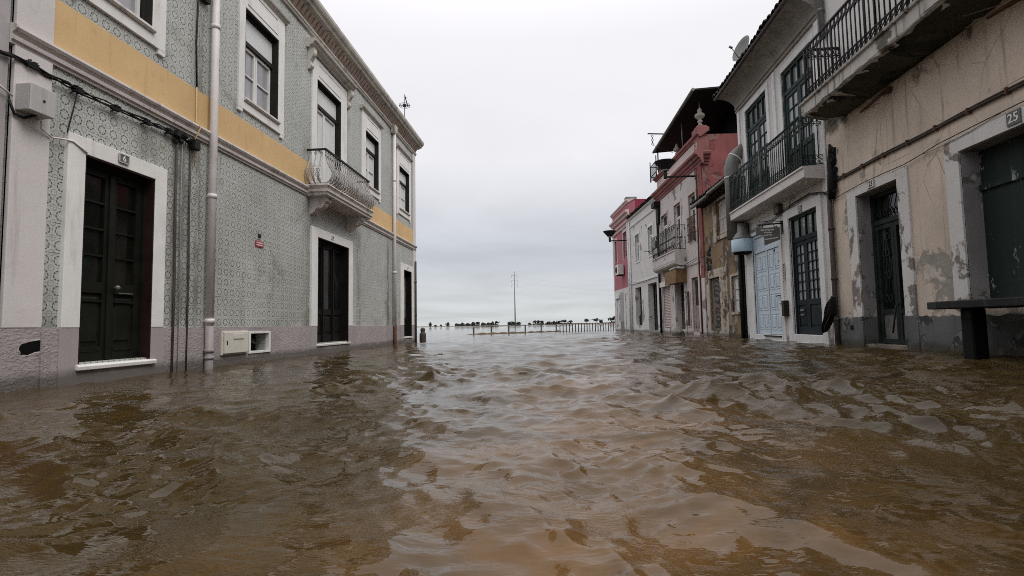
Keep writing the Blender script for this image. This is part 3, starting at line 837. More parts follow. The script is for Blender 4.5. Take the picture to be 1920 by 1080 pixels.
# things fixed to the tiled house
for d_, a, c, zt, dp, m_ in ((d1, 4.96, 5.91, 2.32, .155, 'door_lining'), (d2, 10.28, 11.88, 2.34, .195, 'door_brown'), (d3, 16.33, 17.22, 2.3, .195, 'door_brown')):
    b = MB(); b.box(-dp, .036, a+.0005, a+.016, .19, zt); b.box(-dp, .036, c-.016, c-.0005, .19, zt); b.box(-dp, .034, a+.016, c-.016, zt-.016, zt-.001)
    b.build('reveal_lining', M[m_], d_)
t = thing('gas_meter_box', LO, 0, 'cream metal meter cabinet set in the mauve plinth beside the open vent', 'meter box')
b = MB(); b.box(.03, .055, 7.22, 7.86, .145, .49); b.build('frame', M['box_cream'], t, .004)
b = MB(); b.box(.055, .085, 7.25, 7.83, .165, .475); dr = b.build('door', M['box_cream'], t, .008)
b = MB(); b.box(.085, .097, 7.45, 7.70, .37, .445); b.build('label_panel', M['box_cream'], dr, .01)
b = MB(); b.box(.085, .09, 7.29, 7.31, .29, .35); b.build('lock', M['dark_frame'], dr)
t = thing('junction_box', LO, 0, 'grey plastic electrical box on the white corner pilaster', 'junction box')
b = MB(); b.box(.035, .17, 4.235, 4.475, 2.49, 2.735); b.build('body', M['box_grey'], t, .008)
b = MB(); b.box(.17, .185, 4.232, 4.478, 2.487, 2.738); b.build('cover', M['box_grey'], t, .008)
b = MB(); b.tube([(.184, 4.36, 2.61), (.19, 4.36, 2.61)], .012, 8); b.build('screw', M['dark_frame'], t)
tg = MB(); tg.box(.0, .012, 8.11, 8.34, 1.835, 1.935)
t = thing('warning_sign', LO, 0, 'small red enamel sign on the grey tiles between the drainpipe and the balcony', 'sign')
tg.build('plate', M['red_sign'], t, .003)
b = MB()
for a, c, z in ((8.13, 8.32, 1.905), (8.13, 8.30, 1.868)):
    x = a
    rnd = random.Random(int(z*1000))
    while x < c:
        wdt = rnd.uniform(.006, .016); b.box(.012, .0135, x, x+wdt, z-.009, z+.009+(rnd.random() < .3)*.004); x += wdt+.005
b.build('lettering', M['plate_text'], t)
t = thing('intercom_plate', LO, 0, 'tiny black square plate above the red sign on the tiles', 'plate')
b = MB(); b.box(0, .014, 8.185, 8.265, 1.995, 2.05); b.build('plate', M['dark_frame'], t, .003)
b = MB(); b.box(0.0, .006, 8.16, 8.27, 1.96, 1.968); b.build('ledge', M['pipe_grey'], t)
number_plate(LO, 0, 1, 5.42, 2.415, .13, .095, .045, '6', 'dark framed number plate 6 on the white lintel of the near green door', False, True)
number_plate(LO, 0, 1, 10.95, 2.435, .12, .09, .045, '13', 'pale number plate 13 on the lintel of the dark door under the balcony', False, False, False)
number_plate(LO, 0, 1, 16.72, 2.40, .11, .08, .045, '15', 'small pale number plate above the farthest left door at the corner', False, False, False)

t = thing('facade_cable', LO, 0, 'sagging bundle of black cables strung below the string course of the tiled house', 'cable')
rnd = random.Random(8)
b = MB()
base = [(4.0, 2.925), (4.15, 2.955), (4.32, 2.965), (4.5, 2.94), (4.73, 2.945), (4.86, 2.93), (5.15, 2.94), (5.63, 2.955), (5.9, 2.975), (6.19, 2.985), (6.45, 2.965)]
for j in range(4):
    pts = [(.05+.016*math.sin(j*1.9+i*2.1), s+rnd.uniform(-.02, .02), z+.020*math.cos(j*2.3+i*1.7)) for i, (s, z) in enumerate(base)]
    b.tube(pts, .008, 6)
b.build('cable', M['cable'], t)
for s, z in ((4.32, 2.965), (4.80, 2.94), (5.28, 2.945), (5.70, 2.96), (6.08, 2.98)):
    b = MB(); b.tube([(.0, s, z-.04), (.06, s, z-.025), (.07, s+.01, z+.03), (0, s+.02, z+.04)], .007, 5)
    for j in range(5): b.box(.03, .075, s+rnd.uniform(-.05, .05), s+rnd.uniform(.055, .09), z-.03+j*.012, z-.022+j*.012)
    b.build('clamp', M['cable'], t)
b = MB()
for j in range(16):
    s, z = 6.18+rnd.random()*.42, 2.95+rnd.uniform(-.07, .06)
    b.box(.02, .05+rnd.random()*.05, s, s+rnd.uniform(.03, .08), z, z+rnd.uniform(.02, .05))
b.box(.02, .11, 6.50, 6.60, 2.90, 3.02)
for j in range(6):
    s = 6.2+.06*j; b.tube([(.05, s, 2.98), (.09, s+.03, 3.02), (.08, s+.1, 2.97), (.05, s+.14, 2.90)], .006, 5)
b.build('splice_block', M['cable'], t)
b = MB(); b.tube([(.05, 4.83, 2.93), (.045, 4.80, 2.75), (.04, 4.75, 2.5), (.04, 4.745, 2.47)], .007, 6); b.build('drop_wire', M['cable'], t)
b = MB(); b.tube([(.06, 4.16, 2.55), (.05, 4.22, 2.45), (.06, 4.30, 2.44), (.1, 4.38, 2.50)], .013, 6); b.build('drop_wire', M['cable'], t)
b = MB(); b.tube([(.1, 4.42, 2.50), (.06, 4.46, 2.40), (.05, 4.58, 2.36), (.05, 4.72, 2.39), (.05, 4.80, 2.40), (.055, 4.9, 2.36), (.055, 4.96, 2.33)], .009, 6)
b.tube([(.06, 4.0, 2.68), (.06, 4.1, 2.63), (.05, 4.2, 2.60)], .009, 6); b.build('white_wire', M['pipe_pale'], t)
t = thing('riser_cable', LO, 0, 'thin dark riser cable clipped beside the tall pale drainpipe', 'cable')
b = MB(); b.tube([(.03, 6.62, 6.4), (.03, 6.63, 5.2), (.06, 6.72, 5.1), (.03, 6.60, 5.0), (.03, 6.58, 4.4), (.03, 6.61, 3.78)], .012, 6); b.box(.0, .07, 6.66, 6.80, 5.05, 5.6); b.build('cable', M['cable'], t)
b = MB(); b.tube([(.03, 6.61, 3.78), (.035, 6.61, 3.3), (.1, 6.61, 3.22), (.03, 6.6, 3.05), (.03, 6.6, 2.7)], .008, 6); b.build('painted_length', M['mustard'], t)

t = thing('television_antenna', (LX+.15, 16.1, 6.95), 0, 'rooftop aerial with a ring dipole above the far end of the tiled house', 'antenna')
b = MB(); b.tube([(0, 0, 0), (0, 0, .9)], .012, 6); b.build('mast', M['steel'], t)
b = MB(); b.ring((0, 0, .52), .17, .006, 18, 4, 'z'); b.ring((0, 0, .56), .17, .006, 18, 4, 'z'); b.tube([(-.17, 0, .54), (.17, 0, .54)], .012, 5); b.tube([(0, -.17, .54), (0, .17, .54)], .008, 5); b.box(-.04, .04, -.04, .04, .5, .58); b.build('dipole_ring', M['iron'], t)
b = MB(); b.tube([(0, 0, .88), (.02, .30, .62)], .016, 5); b.tube([(-.05, .05, .84), (.05, .08, .84)], .008, 5); b.build('boom', M['iron'], t)

t = thing('corner_bollard', (-4.66, 18.25, 0), 0, 'short rounded stone bollard standing in the water past the tiled corner', 'bollard')
b = MB(); b.lathe((0, 0), [(.12, -.6), (.115, .22), (.11, .27), (.075, .30), (.07, .33), (.085, .37), (.08, .43), (.05, .46), (.01, .47)], 14); b.build('post', M['pipe_dark'], t)

# neighbour at the left edge of the picture
NB = thing('red_neighbour_house', LO, 0, 'dark red house with grey corner strip at the left edge of the picture', 'house')
MB().wall(-9, 4.02, -.8, 7.4, [(1.4, 2.4, .2, 2.4), (1.4, 2.4, 4, 5.6), (-2, -1, .2, 2.4), (-2, -1, 4, 5.6)], -.01, .2, back=9).build('wall', M['neigh'], NB)
b = MB(); b.box(-.3, .02, 4.02, 4.18, -.8, 7.4); b.build('corner_strip', M['grey_render'], NB, .01)
for a, c, z0, z1 in ((1.4, 2.4, .2, 2.4), (1.4, 2.4, 4, 5.6), (-2, -1, .2, 2.4), (-2, -1, 4, 5.6)):
    fb, gb = MB(), MB(); leaf(fb, gb, a+.01, (a+c)/2-.002, z0+.01, z1-.01, -.12, .07, None, 1, 3); leaf(fb, gb, (a+c)/2+.002, c-.01, z0+.01, z1-.01, -.121, .07, None, 1, 3)
    f_ = fb.build('window' if z0 > 1 else 'door', M['dark_frame'], NB); gb.build('pane', M['glass'], f_)
b = MB(); b.prof([(-.1, 7.4), (.1, 7.4), (.25, 7.6), (.25, 7.7), (-.1, 7.75)], -9, 4.1); b.build('cornice', M['grey_render'], NB)


# ------------------------------------------------------------------ RIGHT ROW
def railing(b, path, z0, z1, pitch, ringr, r=.008, low=.17, high=.15):
    """wrought-iron balcony front along a polyline of (n,s): scrolled ring rows above and below plain bars"""
    for (n0, s0), (n1, s1) in zip(path, path[1:]):
        Lg = math.hypot(n1-n0, s1-s0); k = max(2, int(round(Lg/pitch)))
        ax = 'n' if abs(s1-s0) > abs(n1-n0) else 's'
        for zz, rr in ((z0, r*1.3), (z0+low, r), (z1-high, r), (z1, r*2.0)):
            b.tube([(n0, s0, zz), (n1, s1, zz)], rr, 5)
        for i in range(k+1):
            f = i/k; n, s = n0+(n1-n0)*f, s0+(s1-s0)*f
            big = (i % 8 == 0)
            b.tube([(n, s, z0), (n, s, z1)], r*(1.7 if big else 1.0), 5)
            if i < k:
                g = (i+.5)/k; c = (n0+(n1-n0)*g, s0+(s1-s0)*g)
                b.ring((c[0], c[1], z1-high/2), ringr, r*.8, 8, 4, ax, 1.1)
                b.ring((c[0], c[1], z0+low*.30), ringr*.8, r*.8, 8, 4, ax, .9)
                b.ring((c[0], c[1], z0+low*.74), ringr*.8, r*.8, 8, 4, ax, .8)
                # pointed arches under the top row
                h = z1-high
                b.tube([(n, s, h-.07), (c[0], c[1], h-.005), (n0+(n1-n0)*(i+1)/k, s0+(s1-s0)*(i+1)/k, h-.07)], r*.7, 4)


def roof_tiles(b, s0, s1, n_eave, z_eave, n_back, z_back, pitch=.21):
    k = s0
    b.loft([[(n_eave, s0, z_eave-.035), (n_eave, s1, z_eave-.035), (n_back, s1, z_back-.035), (n_back, s0, z_back-.035)],
            [(n_eave, s0, z_eave-.01), (n_eave, s1, z_eave-.01), (n_back, s1, z_back-.01), (n_back, s0, z_back-.01)]])
    rnd = random.Random(int(s0*100))
    while k < s1-.02:
        j = rnd.uniform(-.015, .03); dz = rnd.uniform(-.008, .012)
        lo, hi = [], []
        for a in range(7):
            t = math.pi*a/6
            o = (pitch*.46*math.cos(t), .075*math.sin(t))
            lo.append((n_eave+.05+j, k+pitch/2+o[0], z_eave+o[1]+dz)); hi.append((n_back, k+pitch/2+o[0], z_back+o[1]))
        for a in range(6, -1, -1):
            t = math.pi*a/6
            o = (pitch*.38*math.cos(t), .055*math.sin(t)-.004)
            lo.append((n_eave+.05+j, k+pitch/2+o[0], z_eave+o[1]+dz)); hi.append((n_back, k+pitch/2+o[0], z_back+o[1]))
        b.loft([lo, hi], True, True, False)
        k += pitch


RX = 5.55
RO = (RX, 0, 0)
# ---- R1: near beige house
R1 = thing('beige_house', RO, 0, 'near beige house with peeling render and a black iron balcony on a crumbling slab', 'house')
H1 = [(9.0, 10.2, .05, 2.75, .30), (6.0, 7.66, .60, 2.76, .28), (2.6, 4.0, .05, 2.75, .3), (8.2, 9.3, 4.7, 7.0, .2), (4.6, 5.7, 4.7, 7.0, .2)]
MB(-1).wall(-9, 11.16, -.8, 9.6, H1, 0, .3, back=9).build('wall', M['r1_wall'], R1)
b = MB(-1); b.wall(-9, 11.16, 4.70, 9.3, [(8.2, 9.3, 4.701, 7.0), (4.6, 5.7, 4.701, 7.0)], .006, .03); b.build('upper_wall', M['r2_wall'], R1)
rnd = random.Random(21)
b = MB(-1)
def ragged(s0, s1, ztop, n, amp=.02, step=.09):
    up = []; s = s0
    while s < s1:
        up.append((s, ztop+rnd.uniform(-amp, amp*.6))); s += step*rnd.uniform(.6, 1.4)
    up.append((s1, ztop))
    b.plate([(s0, -.8)]+up+[(s1, -.8)], -.01, n)
for a, c in ((-9, 2.3), (4.3, 8.70), (10.5, 11.16)):
    b = MB(-1); ragged(a, c, .525, .022); b.build('plinth', M['r1_plinth'], R1)
for a, c in ((8.70, 9.0), (10.2, 10.5)):
    b = MB(-1); b.box(-.02, .034, a, c, -.8, .53); b.build('plinth_block', M['r1_plinth'], R1, .006)
surround(-1, 8.73, 10.48, 9.0, 10.2, .5302, 2.75, 2.90, .03, M['r1_frame'], R1)
surround(-1, 5.74, 7.92, 6.0, 7.66, .6, 2.76, 2.96, .03, M['r1_frame'], R1)
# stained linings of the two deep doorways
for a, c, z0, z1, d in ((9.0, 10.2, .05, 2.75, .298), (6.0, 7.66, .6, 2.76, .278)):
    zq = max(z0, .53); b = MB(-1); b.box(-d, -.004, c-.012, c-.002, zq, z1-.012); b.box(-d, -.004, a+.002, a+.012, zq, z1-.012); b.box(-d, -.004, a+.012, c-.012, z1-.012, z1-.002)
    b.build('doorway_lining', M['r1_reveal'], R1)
    if z0 > .5: continue
    for q in ((c-.02, c-.002), (a+.002, a+.02)):
        b = MB(-1); b.box(-d, -.003, *q, -.5, .528); b.build('doorway_base', M['r1_plinth'], R1)
# door 23: iron and glass leaf with scrolls
fb, gb = MB(-1), MB(-1)
n = -.24
fb.box(n-.06, n+.02, 9.02, 9.08, .04, 2.73); fb.box(n-.06, n+.02, 10.12, 10.18, .04, 2.73)
fb.box(n-.06, n+.018, 9.08, 10.12, 2.66, 2.73); fb.box(n-.06, n+.018, 9.08, 10.12, 2.17, 2.25)
for a, c in ((9.09, 9.595), (9.605, 10.11)):
    fb.box(n-.05, n, a, a+.07, .06, 2.16); fb.box(n-.05, n, c-.07, c, .06, 2.16); fb.box(n-.05, n+.003, a+.07, c-.07, 2.08, 2.16)
    fb.box(n-.05, n+.003, a+.07, c-.07, .06, .14); fb.box(n-.05, n+.003, a+.07, c-.07, .58, .66)
    gb.box(n-.045, n-.03, a+.07, c-.07, .66, 2.08)
    m_ = (a+c)/2
    for q in (-1, 1):
        for z_ in (.85, 1.25, 1.65, 1.93):
            fb.ring((n-.01, m_+q*.06, z_), .05, .008, 10, 4, 'n', 1.3)
        fb.tube([(n-.01, m_+q*.10, .68), (n-.01, m_+q*.03, 1.05), (n-.01, m_+q*.10, 1.45), (n-.01, m_+q*.02, 2.05)], .008, 5)
    fb.tube([(n-.01, m_, .66), (n-.01, m_, 2.08)], .009, 5)
for j in range(5):
    s = 9.15+.18*j; fb.tube([(n, s, 2.25), (n, s+.12, 2.45), (n, s+.03, 2.66)], .009, 5); fb.ring((n, s+.09, 2.36), .05, .008, 10, 4, 'n')
gb.box(n-.05, n-.035, 9.08, 10.12, 2.25, 2.66)
d = fb.build('door', M['r1_leaf'], R1); gb.build('pane', M['glass'], d)
b = MB(-1); b.box(n-.045, n-.022, 9.16, 9.525, .14, .58); b.box(n-.045, n-.022, 9.675, 10.04, .14, .58); b.build('kick_panel', M['zinc'], d)
b = MB(-1); b.tube([(n+.01, 9.57, .75), (n+.07, 9.55, .7), (n+.07, 9.62, .45), (n+.08, 9.66, .25)], .014, 6); b.build('handle', M['iron'], d)
# door 25: wide plank shutter with remains of white paint
b = MB(-1); b.box(-.27, -.235, 6.02, 6.82, .61, 2.74); b.box(-.27, -.233, 6.835, 7.645, .61, 2.74); b.box(-.24, -.22, 6.80, 6.85, .61, 2.73)
d = b.build('plank_shutter', M['r1_plank'], R1)
b = MB(-1); b.box(-.24, -.2, 6.02, 7.645, 2.2, 2.28); b.build('rail', M['r1_plank'], d)
# other openings
fb, gb = MB(-1), MB(-1)
for a, c in ((8.2, 9.3), (4.6, 5.7)):
    leaf(fb, gb, a+.01, (a+c)/2-.002, 4.71, 6.99, -.12, .08, 5.5, 2, 4); leaf(fb, gb, (a+c)/2+.002, c-.01, 4.71, 6.99, -.122, .08, 5.5, 2, 4)
d = fb.build('balcony_door', M['r2_frame'], R1); gb.build('pane', M['glass'], d)
fb, gb = MB(-1), MB(-1); leaf(fb, gb, 2.61, 3.99, .06, 2.74, -.2, .1, .9, 2, 3); d = fb.build('door', M['r2_frame'], R1); gb.build('pane', M['glass'], d)
# balcony
b = MB(-1)
prf = [(-.02, 4.36), (.30, 4.34), (.60, 4.40), (.70, 4.43), (.72, 4.45), (.72, 4.63), (.76, 4.64), (.77, 4.675), (-.02, 4.69)]
loops = []
s = 3.0
while s < 10.55:
    j = [(n_+(rnd.uniform(-.012, .008) if i in (3, 4) else 0), z_+(rnd.uniform(-.025, .012) if i in (2, 3, 4) else rnd.uniform(-.02, .02) if i in (0, 1) else 0)) for i, (n_, z_) in enumerate(prf)]
    loops.append([(a, s, z_) for a, z_ in j]); s += .16
loops.append([(a, 10.56, z_) for a, z_ in prf])
b.loft(loops); bal = b.build('balcony', M['r1_slab'], R1)
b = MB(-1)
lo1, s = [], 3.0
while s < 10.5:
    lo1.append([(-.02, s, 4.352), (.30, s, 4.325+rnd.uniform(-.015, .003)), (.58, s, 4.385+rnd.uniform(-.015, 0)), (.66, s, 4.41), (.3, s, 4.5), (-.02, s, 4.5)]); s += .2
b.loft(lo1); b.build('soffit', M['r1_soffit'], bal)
b = MB(-1); railing(b, [(.0, 10.45), (.66, 10.45), (.66, 3.1)], 4.74, 5.72, .125, .05, .0125); b.build('railing', M['iron'], bal)
for (sa, za, sb_, zb) in ((9.02, 4.22, 9.30, 4.0), (6.42, 4.2, 6.62, 4.07)):
    b = MB(-1); b.tube([(-.02, sa, za+.05), (.12, sa+.06, za-.02), (.34, sb_, zb)], [.035, .03, .026], 7); b.tube([(.0, sa-.02, za+.04), (.07, sa+.02, za)], .05, 7); b.build('rusty_bracket', M['rust'], R1)
downpipe(R1, -1, 10.90, .08, .055, 6.15, 9.4, M['zinc'], collars=(6.75, 8.2))
b = MB(-1); b.prof([(-.02, 9.3), (.15, 9.32), (.25, 9.5), (.25, 9.62), (-.02, 9.65)], -9, 11.16); b.build('cornice', M['r1_slab'], R1)
# corner downpipe: blackened, broken off
p = downpipe(R1, -1, 11.02, .075, .045, -.6, 2.95, M['pipe_dark'], collars=(2.3, 1.3, .5))
b = MB(-1)
for j in range(26):
    z = 2.85+rnd.random()*1.0; s = 10.72+rnd.random()*.22-(z-3.2)*.0; n0 = rnd.uniform(.0, .05); w_ = rnd.uniform(.03, .10)
    b.loft([[(n0, s, z), (n0, s+w_, z+.02), (n0, s+w_*.8, z+.13), (n0, s-.02, z+.1)], [(n0+.05, s+.01, z+.02), (n0+.06, s+w_*.8, z+.03), (n0+.05, s+w_*.7, z+.09), (n0+.05, s, z+.08)]])
b.tube([(.06, 10.96, 2.9), (.1, 10.85, 3.1), (.07, 10.88, 3.4), (.05, 10.94, 3.7), (.03, 10.97, 4.0)], [.06, .075, .07, .05, .02], 8)
b.build('broken_hopper', M['sheet_black'], p)
b = MB(-1); b.box(.02, .07, 11.08, 11.15, -.5, 2.95); b.build('edge_strip', M['r2_stone'], R1)
b = MB(-1); b.box(.0225, .03, 10.52, 10.62, .30, .38); b.build('drain_hole', M['black'], R1)
b = MB(-1); b.tube([(.01, 10.72, .47), (.035, 10.72, .47)], .07, 14); b.build('round_cap', M['r1_plinth'], R1)

# cables of R1
t = thing('conduit_pair', RO, 0, 'pair of rusty conduits running across the beige wall above both doorways', 'cable')
for z, r_ in ((3.255, .013), (3.225, .018)):
    b = MB(-1); b.tube([(.03, s, z+.008*math.sin(s*3.1+z*9)) for s in np.arange(1.0, 10.95, .35)], r_, 6); b.build('cable', M['cable_brown'], t)
for s in np.arange(1.2, 10.9, .62):
    b = MB(-1); b.box(.0, .055, s, s+.035, 3.195, 3.275); b.build('clamp', M['rust'], t)
t = thing('thin_wire', RO, 0, 'thin dark wire looping over the door lintels of the beige house', 'cable')
b = MB(-1); pts = [(10.95, 2.86), (10.5, 2.90), (9.8, 2.93), (9.2, 2.925), (8.75, 2.915), (8.3, 2.95), (8.0, 2.985), (7.3, 3.0), (6.6, 3.01), (5.5, 3.02), (3, 3.0)]
b.tube([(.045, s, z) for s, z in pts], .007, 5); b.build('cable', M['cable'], t)
b = MB(-1); b.tube([(.04, s, z) for s, z in ((8.3, 2.94), (7.95, 2.93), (7.4, 2.95), (6.9, 3.0))], .005, 5); b.build('loose_end', M['cable_grey'], t)
number_plate(RO, 0, -1, 6.73, 2.875, .20, .17, .03, '25', 'worn dark number plate 25 over the wide plank door', True)
number_plate(RO, 0, -1, 9.66, 2.845, .17, .12, .03, '23', 'worn number plate 23 over the scrolled iron door', True, True, False)
# stone ledge on a post
t = thing('stone_table', (RX-.42, 6.85, 0), 0, 'dark stone slab on one black pedestal standing in the water by the plank door', 'table')
b = MB(-1); b.slabz([(-.34, -3.0), (.30, -3.0), (.34, .35), (.27, .62), (.15, .70), (-.34, .72)], .605, .70); b.build('slab', M['ledge'], t, .012)
b = MB(-1); b.slabz([(-.02, .03), (.15, .03), (.16, .21), (-.02, .21)], -.7, .603); b.build('pedestal', M['ledge_post'], t, .02)
b = MB(-1); b.slabz([(-.17, -2.6), (.15, -2.6), (.17, -2.26), (-.17, -2.26)], -.7, .603); b.build('pedestal', M['ledge_post'], t, .02)
t = thing('closed_umbrella', (RX-.11, 11.2, 0), 0, 'black rag like a closed umbrella hanging on the pipe between two doors', 'umbrella')
b = MB(); lo = []
for z, s0, s1, th in ((.93, -.22, -.17, .02), (.86, -.24, -.06, .05), (.74, -.25, .02, .07), (.60, -.24, .08, .08), (.46, -.10, .14, .08), (.36, .02, .20, .07), (.29, .10, .22, .05), (.25, .16, .20, .02)):
    k = 10; fr, bk = [], []
    for q in range(k+1):
        f = q/k; s = s0+(s1-s0)*f
        fr.append((-.03-th*(.4+.5*abs(math.sin(f*8+z*3))), s, z+.03*math.sin(f*5))); bk.append((.02, s, z))
    lo.append(fr+bk[::-1])
b.loft(lo, True, True, False); b.build('cloth', M['cloth'], t)

# ---- R2: white house with green balcony
R2 = thing('white_balcony_house', RO, 0, 'white two-storey house with a pale blue door and a green iron balcony', 'house')
H2 = [(11.66, 13.05, .17, 2.9, .1), (13.67, 15.48, .13, 2.86, .1), (11.55, 13.05, 3.7, 6.45, .12), (14.0, 15.52, 3.7, 6.5, .12)]
MB(-1).wall(11.17, 16.18, -.8, 7.2, H2, 0, .1, back=8).build('wall', M['r2_wall'], R2)
b = MB(-1)
b.box(-.02, .04, 11.45, 11.66, .0, 3.1); b.box(-.02, .04, 13.05, 13.3, .0, 3.1); b.box(-.02, .04, 11.66, 13.05, 2.9, 3.1); b.box(-.02, .055, 11.45, 13.5, -.6, .0); b.box(-.02, .042, 11.66, 13.05, .0, .165)
b.build('door_surround', M['r2_stone'], R2, .006)
b = MB(-1)
b.box(-.02, .03, 13.52, 13.67, .0, 3.02); b.box(-.02, .03, 15.48, 15.95, .0, 3.02); b.box(-.02, .03, 13.67, 15.48, 2.86, 3.02); b.box(-.02, .05, 13.5, 16.0, -.6, .0); b.box(-.02, .032, 13.67, 15.48, .0, .125)
b.build('door_surround', M['r2_stone'], R2, .006)
# teal glazed door
fb, gb = MB(-1), MB(-1)
fb.box(-.12, -.03, 11.67, 11.72, .17, 2.89); fb.box(-.12, -.03, 12.99, 13.04, .17, 2.89); fb.box(-.12, -.033, 11.72, 12.99, 2.84, 2.89); fb.box(-.12, -.033, 11.72, 12.99, 2.30, 2.40)
for j in range(1, 4): fb.box(-.11, -.04, 11.72+1.27*j/4-.012, 11.72+1.27*j/4+.012, 2.40, 2.84)
gb.box(-.1, -.085, 11.72, 12.99, 2.40, 2.84)
leaf(fb, gb, 11.73, 12.44, .175, 2.29, -.05, .08, .90, 3, 6, 1); leaf(fb, gb, 12.45, 12.985, .175, 2.29, -.052, .08, .90, 2, 6, 1)
d = fb.build('teal_door', M['r2_green'], R2); gb.build('pane', M['glass_pale'], d)
b = MB(-1); b.box(-.04, -.025, 12.62, 12.80, .70, .75); b.box(-.04, -.027, 12.62, 12.80, .60, .64); b.build('letter_slot', M['zinc'], d)
# pale blue panelled door, two leaves and fanlight board
b = MB(-1); n = -.045
b.box(n-.05, n+.03, 13.68, 13.74, .13, 2.85); b.box(n-.05, n+.03, 15.41, 15.47, .13, 2.85); b.box(n-.05, n+.028, 13.74, 15.41, 2.79, 2.85); b.box(n-.05, n+.028, 13.74, 15.41, 2.36, 2.44)
b.box(n-.04, n-.01, 13.74, 15.41, 2.44, 2.79); b.box(n-.04, n+.02, 14.56, 14.62, .14, 2.36)
def blue_leaf(s0, s1, cols):
    b.box(n-.04, n, s0, s1, .14, 2.35)
    wv = (s1-s0-.08)/cols
    for c_ in range(cols):
        for r_ in range(4):
            a0, a1 = s0+.04+c_*wv+.04, s0+.04+(c_+1)*wv-.04; z0 = .26+r_*.52; z1 = z0+.42
            for q in ((a0, a1, z0, z0+.018), (a0, a1, z1-.018, z1)): b.box(n-.01, n+.010, *q)
            for q in ((a0, a0+.018, z0+.018, z1-.018), (a1-.018, a1, z0+.018, z1-.018)): b.box(n-.01, n+.010, *q)
            b.loft([[(n-.001, a0+.04, z0+.045), (n-.001, a1-.04, z0+.045), (n-.001, a1-.04, z1-.045), (n-.001, a0+.04, z1-.045)],
                    [(n+.012, a0+.06, z0+.065), (n+.012, a1-.06, z0+.065), (n+.012, a1-.06, z1-.065), (n+.012, a0+.06, z1-.065)]])
blue_leaf(13.75, 14.555, 2); blue_leaf(14.625, 15.40, 2)
d = b.build('blue_door', M['r2_blue'], R2)
b = MB(-1); b.tube([(n, 13.86, 1.12), (n+.06, 13.86, 1.12), (n+.06, 14.0, 1.11)], .013, 6); b.tube([(n, 13.80, 1.98), (n+.03, 13.80, 1.98)], .028, 8); b.build('handle', M['iron'], d)
b = MB(-1); b.text('19', 14.15, 2.27, n+.004, .15, True, .003, .004); b.build('numeral', M['dark_text'], d)
b = MB(-1); b.box(-.02, .06, 13.74, 14.8, .085, .115); b.build('threshold', M['dark_frame'], d)
# french windows of the upper floor
for a, c, zt in ((11.55, 13.05, 6.45), (14.0, 15.52, 6.5)):
    fb, gb = MB(-1), MB(-1)
    fb.box(-.12, -.02, a, a+.06, 3.7, zt); fb.box(-.12, -.02, c-.06, c, 3.7, zt); fb.box(-.12, -.023, a+.06, c-.06, zt-.07, zt); fb.box(-.12, -.023, a+.06, c-.06, 5.86, 5.95)
    for j in (1, 2, 3): fb.box(-.11, -.03, a+.06+(c-a-.12)*j/4-.02, a+.06+(c-a-.12)*j/4+.02, 5.95, zt-.07)
    gb.box(-.1, -.085, a+.06, c-.06, 5.95, zt-.07)
    m_ = (a+c)/2
    leaf(fb, gb, a+.065, m_-.004, 3.71, 5.855, -.04, .085, 4.45, 2, 4); leaf(fb, gb, m_+.004, c-.065, 3.71, 5.855, -.042, .085, 4.45, 2, 4)
    fw = fb.build('french_window', M['r2_frame'], R2); gb.build('pane', M['glass_pale'], fw)
    st = MB(-1); st.box(-.02, .03, a-.16, a, 3.66, zt+.0); st.box(-.02, .03, c, c+.16, 3.66, zt); st.box(-.02, .03, a-.16, c+.16, zt, zt+.15); st.build('window_surround', M['r2_stone'], R2, .005)
for q in ((13.42, 13.60, 3.66, 6.7), (15.98, 16.17, 3.1, 6.74), (11.17, 11.36, 3.1, 6.74)):
    b = MB(-1); b.box(-.02, .03, *q); b.build('pilaster', M['r2_stone'], R2, .006)
b = MB(-1)
cove = [(-.02, 6.74), (.05, 6.74), (.06, 6.78), (.035, 6.79), (.035, 6.83), (.07, 6.84), (.075, 6.87), (.05, 6.89), (.07, 6.96), (.13, 7.04), (.23, 7.12), (.37, 7.18), (.50, 7.20), (.56, 7.21), (.56, 7.25), (-.02, 7.26)]
b.prof(cove, 11.17, 16.22); b.build('cove_cornice', M['r2_cove'], R2)
b = MB(-1); roof_tiles(b, 11.1, 16.3, .60, 7.30, -4, 8.9); b.build('roof', M['roof_tile'], R2)
b = MB(-1); b.tube([(.60, 11.1, 7.235), (.60, 16.3, 7.235)], .045, 8); b.build('gutter', M['pipe_dark'], R2)
b = MB(-1)
b.prof([(-.02, 3.36), (.10, 3.37), (.42, 3.40), (.45, 3.42), (.45, 3.60), (.48, 3.61), (.48, 3.645), (-.02, 3.66)], 11.2, 15.85); bal = b.build('balcony', M['r2_wall'], R2)
b = MB(-1); railing(b, [(.0, 11.26), (.43, 11.26), (.43, 15.82), (.0, 15.82)], 3.69, 4.70, .115, .046, .0105, .19, .15); b.build('railing', M['iron_green'], bal)
for s_, r_ in ((13.55, .022), (11.26, .02), (15.82, .02)):
    b = MB(-1); b.tube([(.43, s_, 3.7), (.43, s_, 4.73)], r_, 8)
    for z in (3.85, 4.2, 4.45, 4.62): b.lathe((.43, s_), [(.015, z-.02), (.035, z), (.015, z+.02)], 8)
    b.build('railing_post', M['zinc'] if s_ == 13.55 else M['iron_green'], bal)
number_plate(RO, 0, -1, 12.37, 2.995, .17, .15, .04, '21', 'small dark number plate 21 over the teal glazed door', True, True)
t = thing('wall_vent_box', RO, 0, 'brown slatted box on the white wall beneath the green balcony', 'vent')
b = MB(-1); b.box(0, .11, 13.36, 13.68, 3.12, 3.34); b.build('body', M['cable_brown'], t, .02)
b = MB(-1)
for j in range(4): b.box(.108, .118, 13.39, 13.65, 3.155+j*.045, 3.175+j*.045)
b.build('slats', M['zinc'], t)
t = thing('letter_box', RO, 0, 'white and black letter box between the blue and teal doors', 'letter box')
